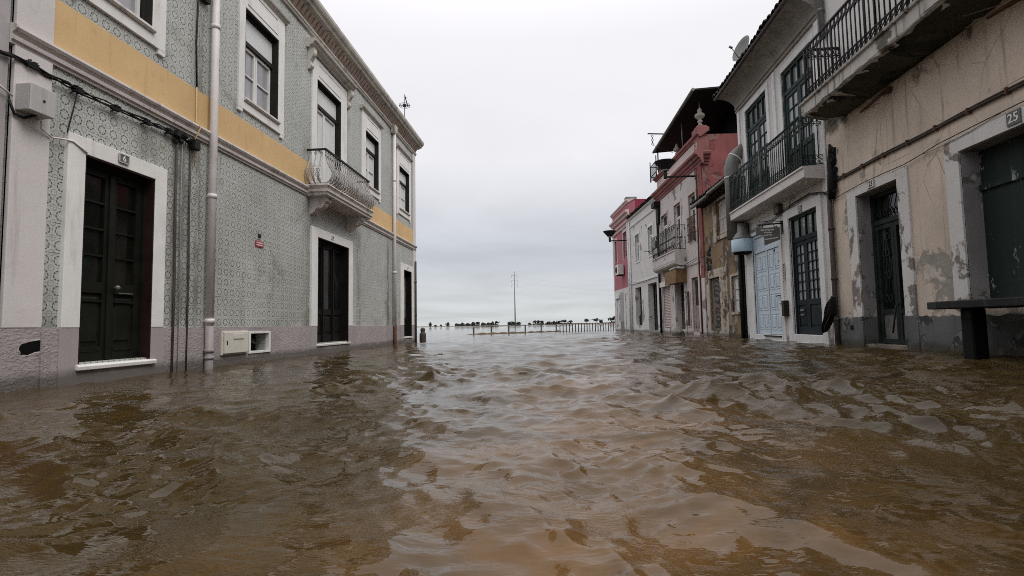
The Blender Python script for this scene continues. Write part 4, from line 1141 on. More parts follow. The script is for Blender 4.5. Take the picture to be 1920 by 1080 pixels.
b = MB(-1); b.box(.03, .13, 13.36, 13.56, .60, .95); b.build('body', M['ac'], t, .008)
b = MB(-1); b.box(.03, .16, 13.22, 13.355, .60, .97); b.build('side_box', M['dark_frame'], t, .008)
b = MB(-1); b.text('19', 13.46, .87, .131, .06, True, 0, .002); b.box(.13, .134, 13.39, 13.53, .90, .91); b.build('mark', M['dark_text'], t)
t = thing('bell_panel', RO, 0, 'narrow vertical bell panel beside the blue door', 'bell panel')
b = MB(-1); b.box(.03, .045, 13.36, 13.44, 1.45, 1.90); b.build('plate', M['box_grey'], t, .003)
b = MB(-1)
for j in range(6): b.box(.045, .052, 13.38, 13.42, 1.50+j*.065, 1.53+j*.065)
b.build('buttons', M['dark_text'], t)
t = thing('hanging_sign', RO, 0, 'broken dark signboard hanging from an iron bracket over the blue door', 'sign')
b = MB(-1); b.box(.03, .05, 13.33, 13.42, 2.60, 2.92); b.tube([(.04, 13.375, 2.86), (.62, 13.375, 2.83)], .018, 6); b.tube([(.05, 13.375, 2.90), (.3, 13.375, 2.93), (.55, 13.375, 2.90), (.60, 13.375, 2.95)], .010, 5); b.tube([(.25, 13.375, 2.86), (.2, 13.375, 2.75)], .008, 5); b.tube([(.5, 13.375, 2.84), (.5, 13.375, 2.75)], .008, 5)
b.build('bracket', M['iron'], t)
b = MB(-1)
pg = [(.10, 2.77), (.66, 2.75), (.66, 2.58), (.48, 2.58), (.47, 2.32), (.10, 2.46)]
b.loft([[(a, 13.36, z) for a, z in pg], [(a, 13.39, z) for a, z in pg]]); b.build('board', M['zinc'], t)
b = MB(-1); rnd = random.Random(5)
for z, a, c in ((2.70, .24, .54), (2.64, .30, .46), (2.575, .30, .46), (2.47, .16, .45)):
    x = a
    while x < c:
        q = rnd.uniform(.01, .025); b.box(x, x+q, 13.354, 13.361, z-.012+(.45-x)*(.12 if z < 2.5 else 0), z+.014+(.45-x)*(.12 if z < 2.5 else 0)); x += q+.008
b.build('lettering', M['plate_text'], t)
t = thing('door_wire', RO, 0, 'tangle of thin wires running above the blue door to the broken pipe', 'cable')
b = MB(-1)
for o in (0, .035, .06): b.tube([(.05, s, z+o*(1 if s > 13 else .6)) for s, z in ((15.9, 2.98), (15.2, 2.97), (14.5, 3.02), (14.0, 2.99), (13.4, 3.08), (12.6, 3.17), (11.9, 3.2), (11.3, 3.08), (11.05, 2.95))], .007, 5)
b.tube([(.05, 12.9, 3.12), (.06, 12.8, 3.3), (.05, 12.6, 3.32)], .01, 5)
b.build('cable', M['cable'], t)
t = thing('satellite_dish', (5.02, 13.95, 7.57), 0, 'grey satellite dish on the tiled eave of the white house', 'satellite dish')
ax = Vector((-.86, -.30, .30)).normalized(); e1 = ax.cross(Vector((0, 0, 1))).normalized(); e2 = e1.cross(ax)
b = MB()
lp = []
for r_, h_ in ((.02, 0), (.12, .012), (.22, .045), (.31, .09), (.318, .088), (.22, .033), (.12, 0), (.02, -.012)):
    lp.append([tuple(ax*h_ + e1*(r_*math.cos(q))+e2*(r_*1.08*math.sin(q))) for q in [2*math.pi*k/20 for k in range(20)]])
b.loft(lp, True, True, True); b.build('reflector', M['zinc'], t)
b = MB(); b.tube([tuple(e2*-.28+ax*.07), tuple(ax*.36-e2*.1)], .012, 5); b.tube([tuple(ax*.33-e2*.1), tuple(ax*.42-e2*.1)], .03, 8); b.build('feed_arm', M['steel'], t)
b = MB(); b.tube([tuple(-ax*.0), (.18, .06, -.1), (.2, .06, -.32)], .02, 6); b.build('mount', M['iron'], t)
t = thing('flue_pipe', (5.25, 16.06, 0), 0, 'fat grey flue pipe with a bend at the edge of the white house', 'pipe')
b = MB(); b.tube([(0, 0, 2.9), (0, 0, 4.95), (.01, 0, 5.1), (.06, 0, 5.26), (.16, 0, 5.40), (.42, 0, 5.62)], .195, 16); b.build('duct', M['zinc'], t)
b = MB(); b.tube([(0, 0, 4.72), (0, 0, 4.76)], .205, 16); b.tube([(.10, 0, 5.32), (.125, 0, 5.355)], .205, 16); b.build('band', M['ac'], t)
b = MB(); b.box(-.12, .26, -.1, .08, 2.86, 3.5); b.build('lower_box', M['zinc'], t)
t = thing('drum_hood', (5.38, 15.72, 0), 0, 'light blue metal drum under the end of the green balcony', 'drum')
b = MB(); b.lathe((0, 0), [(.29, 2.46), (.315, 2.465), (.32, 2.48), (.32, 2.82), (.30, 2.83)], 24); b.build('shell', M['drum_blue'], t)
b = MB(); b.lathe((0, 0), [(.30, 2.832), (.28, 2.88), (.2, 3.0), (.15, 3.06), (.14, 3.30)], 20); b.build('cowl', M['zinc'], t)
b = MB(); b.lathe((0, 0), [(.05, 2.41), (.27, 2.41), (.285, 2.46)], 20); b.build('underside', M['black'], t)

# ---- chain of house frames beyond: each turns a little more into the street
def frame_pt(P, a, s):
    a = math.radians(a); return (P[0]-math.sin(a)*s, P[1]+math.cos(a)*s)
P3, A3 = (5.55, 16.2), 2.4
P4, A4 = frame_pt(P3, A3, 3.6), 4.0
P5, A5 = frame_pt(P4, A4, 6.2), 5.4
P6, A6 = frame_pt(P5, A5, 6.0), 5.4

# ---- R3: low ochre house
O3 = ((P3[0], P3[1], 0), math.radians(A3))
R3 = thing('ochre_house', *O3, 'low crumbling ochre house with a graffiti board and blackened tiled eave', 'house')
H3 = [(1.12, 2.17, 3.35, 4.52, .15), (2.1, 3.16, .17, 2.0, .12), (.36, 1.06, .77, 1.89, .1)]
MB(-1).wall(.02, 3.58, -.8, 4.72, H3, 0, .12, back=7).build('wall', M['r3_wall'], R3)
b = MB(-1); b.box(-.02, .03, .97, 1.12, 3.18, 4.64); b.box(-.02, .03, 2.17, 2.5, 3.18, 4.64); b.box(-.02, .03, 1.12, 2.17, 4.52, 4.64); b.box(-.02, .06, 1.12, 2.17, 3.2, 3.34); b.build('window_surround', M['r3_frame'], R3, .006)
b = MB(-1); n = -.08
for a, c in ((1.13, 1.64), (1.65, 2.16)):
    b.box(n-.03, n, a, c, 3.36, 4.51)
    for q in range(1, 4): b.box(n, n+.008, a+(c-a)*q/4-.008, a+(c-a)*q/4+.008, 3.38, 4.5)
    b.box(n, n+.018, a, c, 3.9, 3.97); b.box(n, n+.018, a, c, 3.42, 3.48); b.box(n, n+.018, a, c, 4.38, 4.45)
b.build('shutter', M['r3_shut'], R3)
surround(-1, 1.40, 3.48, 2.1, 3.16, .0, 2.0, 2.28, .035, M['r3_frame'], R3, zs=(.0, .17))
b = MB(-1)
rnd = random.Random(9)
for s0, z0, z1 in ((1.62, .9, 2.0), (1.72, .2, 1.2), (1.85, 1.1, 2.2)):
    lo = []
    for k in range(9):
        z = z0+(z1-z0)*k/8; wv = .10+rnd.uniform(-.03, .03)
        lo.append([(.03, s0-wv, z), (.03, s0+wv, z), (.075+rnd.uniform(-.02, .02), s0+wv*.6, z), (.08+rnd.uniform(-.02, .02), s0-wv*.6, z)])
    b.loft(lo)
b.build('loose_render', M['r3_frame'], R3)
b = MB(-1); b.box(-.09, -.06, 2.11, 3.15, .18, 1.99); bd = b.build('boarded_door', M['r3_board'], R3)
b = MB(-1)
def stroke(pts, w_=.045):
    out = []
    for i, p in enumerate(pts):
        q0 = Vector(pts[max(i-1, 0)]); q1 = Vector(pts[min(i+1, len(pts)-1)]); d_ = (q1-q0).normalized(); nn = Vector((-d_.y, d_.x))*w_*(.7+.5*math.sin(i*1.3)**2)
        out.append((Vector(p)+nn, Vector(p)-nn))
    b.loft([[(-.06, a.x, a.y), (-.06, c.x, c.y), (-.054, c.x, c.y), (-.054, a.x, a.y)] for a, c in out])
for k, z in enumerate((1.82, 1.66, 1.5)):
    stroke([(2.95-.02*k, z-.1), (2.93, z+.02), (2.75, z+.08), (2.52, z+.04), (2.4, z-.02)], .04)
stroke([(2.9, 1.36), (2.75, 1.42), (2.5, 1.36), (2.42, 1.24), (2.6, 1.14), (2.85, 1.2)], .05)
stroke([(2.45, 1.22), (2.40, 1.0), (2.45, .86)], .025)
for z in (.9, .78): stroke([(2.85, z-.06), (2.8, z+.03), (2.6, z+.05), (2.42, z)], .04)
stroke([(2.85, .62), (2.6, .68), (2.4, .62), (2.45, .52), (2.7, .5), (2.86, .55)], .04)
stroke([(2.8, .42), (2.6, .46), (2.42, .4), (2.5, .32), (2.85, .33), (2.95, .26)], .04)
b.build('graffiti', M['dark_text'], bd)
surround(-1, .28, 1.16, .36, 1.06, .70, 1.89, 1.97, .03, M['r3_frame'], R3, 'window_surround', zs=(.70, .77))
fb, gb = MB(-1), MB(-1); leaf(fb, gb, .37, 1.05, .78, 1.88, -.05, .06, None, 2, 3); d = fb.build('window', M['r3_shut'], R3); gb.build('pane', M['shutter'], d)
b = MB(-1)
for a in np.arange(0, 3.6, .3):
    b.box(-.02, .30, a, a+.12, 4.60, 4.70)
b.prof([(-.02, 4.70), (.34, 4.70), (.36, 4.74), (-.02, 4.76)], .0, 3.6); b.build('eave', M['roof_tile'], R3)
b = MB(-1); roof_tiles(b, -.02, 3.62, .36, 4.80, -5, 5.9); b.build('roof', M['roof_tile'], R3)
b = MB(-1); b.tube([(.42, -.02, 4.74), (.42, 1.7, 4.72), (.42, 1.75, 4.66), (.42, 3.6, 4.66)], .06, 8); b.build('gutter', M['zinc'], R3)
b = MB(-1); b.box(-.1, .05, .0, .2, -.7, 2.6); b.tube([(.09, .1, -.6), (.09, .1, 3.1)], .06, 8); b.build('drainpipe', M['sheet_black'], R3)  # black box stands in for the dark gap between the houses, behind the pipe
b = MB(-1)
for k in range(22):
    s, z = 2.9+rnd.random()*.5, 2.35+rnd.random()*.75; q = rnd.uniform(.03, .12)
    b.loft([[(.0, s-q, z-q), (.0, s+q, z-q*.6), (.0, s+q*.7, z+q), (.0, s-q*.8, z+q*.7)], [(.03, s-q*.5, z-q*.4), (.035, s+q*.6, z-q*.3), (.03, s+q*.4, z+q*.5), (.03, s-q*.4, z+q*.3)]])
b.build('sooty_render', M['sheet_black'], R3)

# ---- R4: red and white house with parapet
O4 = ((P4[0], P4[1], 0), math.radians(A4))
R4 = thing('red_parapet_house', *O4, 'stained red and white house with stone urns and a black sheet roof on top', 'house')
H4 = [(.72, 1.53, 3.55, 5.45, .18), (2.6, 3.5, 3.4, 5.5, .18), (4.6, 5.6, 3.4, 5.45, .18), (.76, 1.5, .12, 2.2, .15), (2.5, 3.7, .2, 2.15, .3), (4.62, 5.75, .24, 2.13, .12)]
MB(-1).wall(.02, 6.18, -.8, 6.28, H4, 0, .2).build('front_wall', M['r4_wall'], R4)
b = MB(-1); b.box(-8, -.31, .02, 6.18, -.8, 7.42); b.box(-.31, -.03, .021, .2, -.8, 6.3); b.box(-.31, -.03, 6.0, 6.179, -.8, 6.3); b.box(-.31, .0, .02, 6.18, 6.28, 7.42); b.build('side_wall', M['r4_red'], R4)
b = MB(-1); b.box(-.01, .05, .0, .34, 2.1, 6.28); b.build('corner_pilaster', M['r4_red'], R4, .01)
b = MB(-1); b.box(-.01, .045, .0, .34, -.7, 2.1); b.build('pilaster_foot', M['r4_wall'], R4, .01)
corn = [(-.01, 6.28), (.04, 6.28), (.05, 6.36), (.09, 6.38), (.10, 6.45), (.17, 6.48), (.20, 6.56), (.28, 6.60), (.30, 6.68), (.26, 6.72), (-.01, 6.74)]
b = MB(-1); b.prof(corn, -.28, 6.3)
b.loft([[(-.3, -.0-n*.9, z) for n, z in corn], [(-.0, -.0-n*.9, z) for n, z in corn]])
b.prof([(-.01, 7.30), (.05, 7.30), (.07, 7.36), (.14, 7.39), (.15, 7.47), (.10, 7.50), (-.31, 7.52)], -.14, 6.3)
b.box(-.31, .075, -.07, .45, 6.742, 7.298); b.build('parapet_moulding', M['r4_mould'], R4)
b = MB(-1); b.box(.001, .02, .5, 6.1, 6.78, 7.27); b.build('frieze_panel', M['r4_panel'], R4)
b = MB(-1); b.box(-.33, .12, -.12, .50, 7.50, 7.66); b.box(-.27, .07, -.06, .42, 7.66, 7.74); b.build('urn_pedestal', M['r4_mould'], R4, .01)
for i, (s_, z_) in enumerate(((.18, 7.74), (3.15, 7.52), (5.9, 7.52))):
    k = .92 if i == 0 else .75
    b = MB(-1); b.lathe((-.1, s_), [(r_*k, z_+h_*k) for r_, h_ in ((.15, 0), (.15, .05), (.07, .10), (.055, .17), (.10, .22), (.105, .26), (.06, .29), (.06, .33), (.17, .40), (.20, .46), (.19, .53), (.14, .56), (.07, .62), (.09, .68), (.085, .73), (.03, .80), (.012, .84))], 14); b.build('urn', M['urn'], R4)
b = MB(-1); b.tube([(-.1, .18, 8.4), (-.1, .18, 8.75)], .016, 5); b.build('urn_spike', M['zinc'], R4)
def r4win(a, c, z0, z1, top):
    surround(-1, a-.1, c+.1, a, c, z0, z1, z1+.12, .03, M['r4_panel'], R4, 'window_surround')
    fb, gb = MB(-1), MB(-1)
    fb.box(-.15, -.08, a, a+.04, z0, z1); fb.box(-.15, -.08, c-.04, c, z0, z1); fb.box(-.15, -.083, a+.04, c-.04, top-.03, top+.03); fb.box(-.15, -.083, a+.04, c-.04, z1-.05, z1)
    gb.box(-.13, -.115, a+.04, c-.04, top+.03, z1-.05)
    m_ = (a+c)/2
    leaf(fb, gb, a+.042, m_-.002, z0+.01, top-.032, -.1, .05, None, 1, 2); leaf(fb, gb, m_+.002, c-.042, z0+.01, top-.032, -.102, .05, None, 1, 2)
    f_ = fb.build('window', M['sash'], R4); gb.build('pane', M['glass'], f_)
r4win(.72, 1.53, 3.55, 5.45, 4.95); r4win(2.6, 3.5, 3.4, 5.5, 4.95); r4win(4.6, 5.6, 3.4, 5.45, 4.95)
b = MB(-1)
for s in np.arange(.70, 1.57, .08): b.tube([(.10, s, 3.62), (.10, s, 4.55)], .010, 5)
for z in (3.62, 3.9, 4.3, 4.55): b.tube([(0, .68, z), (.10, .68, z), (.10, 1.58, z), (0, 1.58, z)], .012, 5)
b.build('window_grille', M['rust'], R4)
b = MB(-1); b.prof([(-.02, 2.78), (.30, 2.80), (.42, 2.86), (.46, 2.93), (.44, 2.96), (.46, 3.0), (.46, 3.36), (.50, 3.38), (.50, 3.43), (-.02, 3.44)], 2.12, 5.7); bal = b.build('balcony', M['r4_wall'], R4)
b = MB(-1)
for (n0, s0), (n1, s1) in (((0, 2.16), (.45, 2.16)), ((.45, 2.16), (.45, 5.66))):
    Lg = math.hypot(n1-n0, s1-s0); k = int(Lg/.15)
    for z in (3.46, 4.44): b.tube([(n0, s0, z), (n1, s1, z)], .015, 5)
    for i in range(k+1):
        f = i/k; n_, s = n0+(n1-n0)*f, s0+(s1-s0)*f
        b.tube([(n_, s, 3.46), (n_, s, 4.30 if i % 2 else 4.44)], .011, 5)
        if i % 2 == 0 and i < k: 
            f2 = min(1, (i+2)/k); c2 = (n0+(n1-n0)*f2, s0+(s1-s0)*f2); mm = ((n_+c2[0])/2, (s+c2[1])/2)
            b.tube([(n_, s, 4.2), (n_*.8+mm[0]*.2, s*.8+mm[1]*.2, 4.33), (mm[0], mm[1], 4.40), (c2[0]*.8+mm[0]*.2, c2[1]*.8+mm[1]*.2, 4.33), (c2[0], c2[1], 4.2)], .010, 4)
            b.tube([(n_, s, 3.7), (mm[0], mm[1], 3.5), (c2[0], c2[1], 3.7)], .010, 4)
        b.ring((n_, s, 3.93), .035, .014, 8, 4, 'n' if s1 != s0 else 's')
b.build('railing', M['iron'], bal)
for z0, z1, nm in ((2.70, 2.78, 'string_course'),):
    b = MB(-1); b.prof([(-.01, z0), (.03, z0), (.045, z0+.05), (-.01, z1)], .36, 2.05); b.build(nm, M['r4_wall'], R4)
surround(-1, .60, 1.66, .76, 1.5, .12, 2.2, 2.34, .035, M['r4_panel'], R4, zs=(.0, .119))
b = MB(-1); n = -.1; b.box(n-.04, n, .77, 1.49, .13, 2.19); b.box(n, n+.02, .84, 1.10, .3, .95); b.box(n, n+.02, 1.16, 1.42, .3, .95); b.box(n, n+.015, .80, 1.46, 1.0, 1.05); d = b.build('door', M['pipe_grey'], R4)
b = MB(-1); b.box(n, n+.02, .84, 1.10, 1.15, 2.1); b.box(n, n+.02, 1.16, 1.42, 1.15, 2.1); b.build('upper_panel', M['dark_frame'], d)
def arch(s0, s1, z0, z1, m_, nm, n0=-.002, n1=.02, par=None):
    b = MB(-1); c = (s0+s1)/2; r_ = (s1-s0)/2
    b.plate([(s0, z0)]+[(c-r_*math.cos(math.pi*k/10), z1-r_+r_*math.sin(math.pi*k/10)) for k in range(11)]+[(s1, z0)], n0, n1); return b.build(nm, m_, par)
arch(1.78, 2.18, .3, 1.8, M['r4_panel'], 'niche_frame', 0, .03, R4); arch(1.84, 2.12, .34, 1.74, M['dark_frame'], 'niche_panel', 0, .034, R4)
fb, gb = MB(-1), MB(-1); leaf(fb, gb, 2.52, 3.09, .21, 2.14, -.2, .07, .9, 1, 3); leaf(fb, gb, 3.10, 3.68, .21, 2.14, -.202, .07, .9, 1, 3); d = fb.build('shop_door', M['cable_brown'], R4); gb.build('pane', M['glass_warm'], d)
for a, c in ((3.74, 3.86), (2.3, 2.46)):
    b = MB(-1); b.box(0, .05, a, c, -.5, 2.2); b.build('door_post', M['r4_wall'], R4, .01)
b = MB(-1); b.box(0, .14, 4.5, 5.85, 2.13, 2.36); sb = b.build('shutter_box', M['ac'], R4, .01)
b = MB(-1)
for k in range(26): z = .26+k*.072; b.prof([(-.08, z), (-.05, z+.01), (-.045, z+.04), (-.06, z+.066), (-.08, z+.07)], 4.63, 5.74)
b.build('roller_shutter', M['r4_panel'], sb)
b = MB(-1); b.loft([[(.0, 2.15, 2.12), (.46, 2.15, 2.08), (.46, 3.75, 2.08), (0, 3.75, 2.12)], [(.0, 2.15, 2.72), (.44, 2.15, 2.62), (.44, 3.75, 2.62), (0, 3.75, 2.72)]]); aw = b.build('shop_awning', M['awning'], R4)
b = MB(-1); b.tube([(.4, 2.1, 2.7), (.2, 2.0, 2.66), (.05, 2.2, 2.75), (.3, 2.6, 2.74), (.42, 3.0, 2.68)], .05, 6); b.build('torn_flap', M['box_grey'], aw)
b = MB(-1); b.tube([(.06, .40, .05), (.06, .40, 2.1), (.08, .42, 2.3), (.06, .36, 6.2)], .03, 7); b.build('drainpipe', M['rust'], R4)
b = MB(-1)
b.box(-.02, .09, .32, .52, 5.98, 6.22); b.build('bracket_block', M['r4_red'], R4, .02)
b = MB(-1); b.box(.0, .12, 5.75, 6.15, 5.2, 6.25); b.tube([(.1, 5.95, 5.2), (.1, 5.95, -.5)], .06, 8); b.box(.0, .3, 5.7, 6.3, 6.0, 6.24); b.build('sooty_downpipe', M['sheet_black'], R4)
# sheet roof over the terrace
b = MB(-1)
NE, NB_ = .30, -6.5
b.loft([[(NE, -.52, 8.92), (NE, 5.3, 8.50), (NE, 5.3, 8.44), (NE, -.52, 8.86)], [(NB_, -.52, 9.4), (NB_, 5.3, 9.0), (NB_, 5.3, 8.94), (NB_, -.52, 9.34)]])
rf = b.build('sheet_roof', M['sheet_black'], R4)
b = MB(-1); b.tube([(NE+.04, -.52, 8.90), (NE+.04, 5.3, 8.48)], .06, 8); b.build('roof_gutter', M['zinc'], rf)
b = MB(-1); b.box(-2.2, -2.1, -.3, 5.2, 7.42, 8.95); b.box(-6.4, -2.2, -.3, -.2, 7.42, 9.2); b.build('terrace_wall', M['sheet_black'], rf)
b = MB(-1); b.tube([(.0, 2.0, 7.5), (.02, 2.0, 8.6)], .022, 6); b.tube([(.15, 5.25, 7.5), (.15, 5.25, 8.5)], .03, 6); b.build('roof_post', M['zinc'], rf)
b = MB(-1); b.tube([(.2, 3.55, 8.72), (1.05, 3.4, 8.70)], .028, 6); b.build('roof_bracket', M['iron'], rf)
b = MB(-1)
for k in range(5): b.ring((.85, 3.43, 8.60-k*.09), .045, .012, 8, 4, 'n' if k % 2 else 's')
b.tube([(.85, 3.43, 8.2), (.1, 3.0, 7.7)], .008, 4); b.build('roof_chain', M['iron'], rf)
b = MB(-1)
for z in (7.55, 8.05): b.tube([(.26, 5.2, z), (.26, 6.3, z), (-.8, 6.3, z)], .022, 5)
for s in np.arange(5.2, 6.31, .11): b.tube([(.26, s, 7.3), (.26, s, 8.05)], .009, 4)
for s in (5.2, 6.3): b.tube([(.26, s, 7.3), (.26, s, 8.3)], .025, 5)
b.build('terrace_railing', M['iron'], R4)

def lantern(root, rz, s, z, arm, label):
    """street lamp on a wall arm: flat arm, short stem, inverted cone bowl"""
    t = thing('street_lamp', root, rz, label, 'street lamp', 'bracket street lamps on the right row')
    b = MB(-1); b.tube([(0, s, z), (arm+.06, s, z-.01)], .035, 8); b.box(0, .03, s-.06, s+.06, z-.12, z+.12); b.build('arm', M['iron'], t)
    b = MB(-1); b.lathe((arm, s), [(.05, z-.08), (.07, z-.02), (.06, z+.06), (.09, z+.10), (.05, z+.16), (.06, z+.2), (.12, z+.24), (.25, z+.38), (.36, z+.52), (.40, z+.56), (.40, z+.58), (.02, z+.60)], 18); b.build('lamp_shade', M['iron'], t)
    b = MB(-1); b.lathe((arm, s), [(.10, z+.20), (.15, z+.23), (.14, z+.27)], 12); b.build('lens', M['glass_pale'], t)
    return t
lantern(O4[0], O4[1], .57, 6.0, 1.15, 'dark bowl street lamp on an arm beneath the black sheet roof')
t = thing('fallen_boulder', (frame_pt(P4, A4, 1.9)[0]-.5, frame_pt(P4, A4, 1.9)[1], 0), 0, 'grey boulder at the water line before the shop awning', 'boulder')
b = MB(); rnd = random.Random(3); lo = []
for z, r_ in ((-.4, .28), (-.05, .30), (.1, .28), (.22, .20), (.30, .10), (.32, .02)):
    lo.append([(r_*(1+rnd.uniform(-.15, .15))*math.cos(q)*.8, r_*(1+rnd.uniform(-.15, .15))*math.sin(q)*1.3, z+rnd.uniform(-.02, .02)) for q in [2*math.pi*k/12 for k in range(12)]])
b.loft(lo); b.build('rock', M['boulder'], t)

# ---- R5: flaking white house
O5 = ((P5[0], P5[1], 0), math.radians(A5))
R5 = thing('flaking_white_house', *O5, 'flaking white house between the red parapet house and the pink house', 'house')
H5 = [(3.72, 4.62, 3.92, 5.43, .15), (.95, 1.88, 3.92, 5.38, .15), (3.66, 5.0, .36, 2.48, .3), (.65, 2.3, .1, 2.5, .35)]
MB(-1).wall(.02, 5.98, -.8, 6.62, H5, 0, .2, back=8).build('wall', M['r5_wall'], R5)
for a, c, z0, z1 in ((3.72, 4.62, 3.92, 5.43), (.95, 1.88, 3.92, 5.38)):
    surround(-1, a-.13, c+.13, a, c, z0, z1, z1+.15, .03, M['r2_stone'], R5, 'window_surround', zs=(z0-.08, z0))
    fb, gb = MB(-1), MB(-1)
    fb.box(-.14, -.07, a, a+.05, z0, z1); fb.box(-.14, -.07, c-.05, c, z0, z1); fb.box(-.14, -.073, a+.05, c-.05, z1-.06, z1); fb.box(-.14, -.073, a+.05, c-.05, 4.92, 4.98)
    gb.box(-.12, -.10, a+.05, c-.05, 4.98, z1-.06)
    m_ = (a+c)/2; leaf(fb, gb, a+.052, m_, z0+.01, 4.915, -.09, .06, None, 1, 2); leaf(fb, gb, m_+.004, c-.052, z0+.01, 4.915, -.092, .06, None, 1, 2)
    f_ = fb.build('window', M['sash'], R5); gb.build('pane', M['glass_pale'], f_)
b = MB(-1); b.prof([(-.01, 6.05), (.03, 6.05), (.06, 6.10), (.06, 6.14), (.03, 6.16), (-.01, 6.17)], .1, 5.98); b.prof([(-.01, 6.56), (.06, 6.56), (.12, 6.62), (-.01, 6.66)], .1, 5.98); b.build('moulding', M['r2_stone'], R5)
b = MB(-1); b.prof([(-.01, 2.72), (.03, 2.72), (.03, 2.80), (-.01, 2.82)], .3, 5.9); b.build('string_course', M['r2_stone'], R5)
b = MB(-1); roof_tiles(b, -.0, 6.0, .14, 6.70, -4.5, 7.7, .24); b.build('roof', M['roof_tile'], R5)
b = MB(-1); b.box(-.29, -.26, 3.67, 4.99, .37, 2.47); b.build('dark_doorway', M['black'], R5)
b = MB(-1)
pts = [(3.68, .38), (4.98, .38), (4.96, .9), (4.5, 1.02), (4.3, .95), (4.0, 1.05), (3.7, .98)]
b.plate(pts, -.20, -.17); b.build('dark_board', M['sheet_black'], R5)
fb, gb = MB(-1), MB(-1); leaf(fb, gb, .67, 1.47, .12, 2.48, -.28, .08, .9, 2, 4); leaf(fb, gb, 1.48, 2.28, .12, 2.48, -.282, .08, .9, 2, 4); d = fb.build('gate_door', M['dark_frame'], R5); gb.build('pane', M['glass_warm'], d)
b = MB(-1); b.tube([(.06, 5.8, -.5), (.06, 5.8, 6.5)], .05, 8); b.build('drainpipe', M['r2_stone'], R5)
b = MB(-1); b.tube([(.02, .9, 4.05), (.5, .9, 4.05)], .02, 5); b.tube([(.3, .9, 4.05), (.02, .9, 3.8)], .015, 5); b.tube([(0, .2, 4.3), (.12, .2, 4.3)], .16, 10); b.build('iron_bracket', M['iron'], R5)

# ---- R6: pink house at the end
O6 = ((P6[0], P6[1], 0), math.radians(A6))
R6 = thing('pink_end_house', *O6, 'pink and crimson house at the far end of the right row by the open water', 'house')
H6 = [(3.55, 4.25, 4.55, 5.95, .15), (.7, 1.68, 4.5, 6.1, .15), (3.3, 4.15, .2, 2.1, .12), (.95, 1.6, .1, 2.3, .2)]
MB(-1).wall(.0, 4.85, -.8, 7.85, H6, -.004, .2, back=.4).build('front_wall', M['r6_pink'], R6)
b = MB(-1); b.box(-8, -.401, .0, 4.85, -.8, 7.9); b.build('side_wall', M['r6_crimson'], R6)
b = MB(-1); b.wall(0, 4.85, -.8, 2.68, [(3.3, 4.15, .2, 2.1), (.95, 1.6, .1, 2.3), (2.1, 3.1, .0, 2.45)], .012, .03); b.build('shop_front', M['r5_wall'], R6)
b = MB(-1)
b.prof([(-.01, 6.35), (.05, 6.35), (.08, 6.5), (.16, 6.56), (.16, 6.65), (-.01, 6.68)], -.05, 4.9); b.prof([(-.01, 6.95), (.06, 6.95), (.10, 7.08), (.22, 7.14), (.24, 7.24), (-.01, 7.3)], -.05, 4.95); b.prof([(-.01, 7.7), (.04, 7.7), (.08, 7.78), (.14, 7.82), (.14, 7.9), (-.4, 7.93)], -.05, 4.95)
b.build('cornice', M['r6_trim'], R6)
b = MB(-1); b.box(-.4, .03, 4.55, 4.87, 2.68, 6.35); b.build('corner_pilaster', M['r6_trim'], R6, .01)
b = MB(-1); b.box(-.6, .06, .35, .75, 7.93, 8.12); b.build('chimney', M['zinc'], R6)
for a, c, z0, z1 in ((3.55, 4.25, 4.55, 5.95), (.7, 1.68, 4.5, 6.1)):
    surround(-1, a-.14, c+.14, a, c, z0-.1, z1, z1+.2, .035, M['r6_trim'], R6, 'window_surround')
    fb, gb = MB(-1), MB(-1); m_ = (a+c)/2; leaf(fb, gb, a+.01, m_, z0+.01, z1-.01, -.1, .07, None, 1, 3); leaf(fb, gb, m_+.004, c-.01, z0+.01, z1-.01, -.102, .07, None, 1, 3); f_ = fb.build('window', M['r6_trim'], R6); gb.build('pane', M['glass'], f_)
b = MB(-1); b.box(-.1, -.05, 3.31, 4.14, .7, 2.09); d = b.build('roller_shutter', M['ac'], R6)
b = MB(-1); b.box(-.1, -.05, 3.31, 4.14, .21, .7); b.build('lower_panel', M['r6_grey'], d)
b = MB(-1); b.box(.012, .10, 3.1, 4.4, 2.1, 2.34); b.build('shutter_box', M['ac'], R6, .01)
b = MB(-1); b.box(.0, .03, 2.12, 3.08, .6, 2.44); d = b.build('grey_door', M['r6_grey'], R6)
b = MB(-1); b.box(.0, .032, 2.12, 3.08, -.2, .58); b.build('kick_panel', M['zinc'], d)
b = MB(-1); b.box(-.18, -.15, .96, 1.59, .5, 2.29); d = b.build('side_door', M['r6_grey'], R6)
b = MB(-1); b.box(-.18, -.14, .96, 1.59, .1, .5); b.build('kick_panel', M['black'], d)
b = MB(-1); b.tube([(.06, .15, -.5), (.06, .15, 6.6)], .06, 8); b.build('drainpipe', M['r2_stone'], R6)
lantern(O6[0], O6[1], .62, 5.5, 1.05, 'dark bowl street lamp on an arm beside the pink house at the far end')
t = thing('air_conditioner', O6[0], O6[1], 'white air conditioner unit hung on the pink house wall', 'air conditioner')
b = MB(-1); b.box(.08, .42, 1.5, 2.35, 3.52, 4.15); b.build('casing', M['ac'], t, .015)
b = MB(-1); b.loft([[(.425, 2.08+.22*math.cos(q), 3.84+.22*math.sin(q)) for q in [2*math.pi*k/18 for k in range(18)]], [(.435, 2.08+.2*math.cos(q), 3.84+.2*math.sin(q)) for q in [2*math.pi*k/18 for k in range(18)]]]); b.build('fan_grille', M['black'], t)
b = MB(-1); b.box(.0, .40, 1.6, 1.64, 3.47, 3.52); b.box(.0, .40, 2.2, 2.24, 3.47, 3.52); b.build('bracket', M['iron'], t)
t = thing('row_wire', (0, 0, 0), 0, 'thin service wires sagging along the fronts of the far right houses', 'cable')
b = MB()
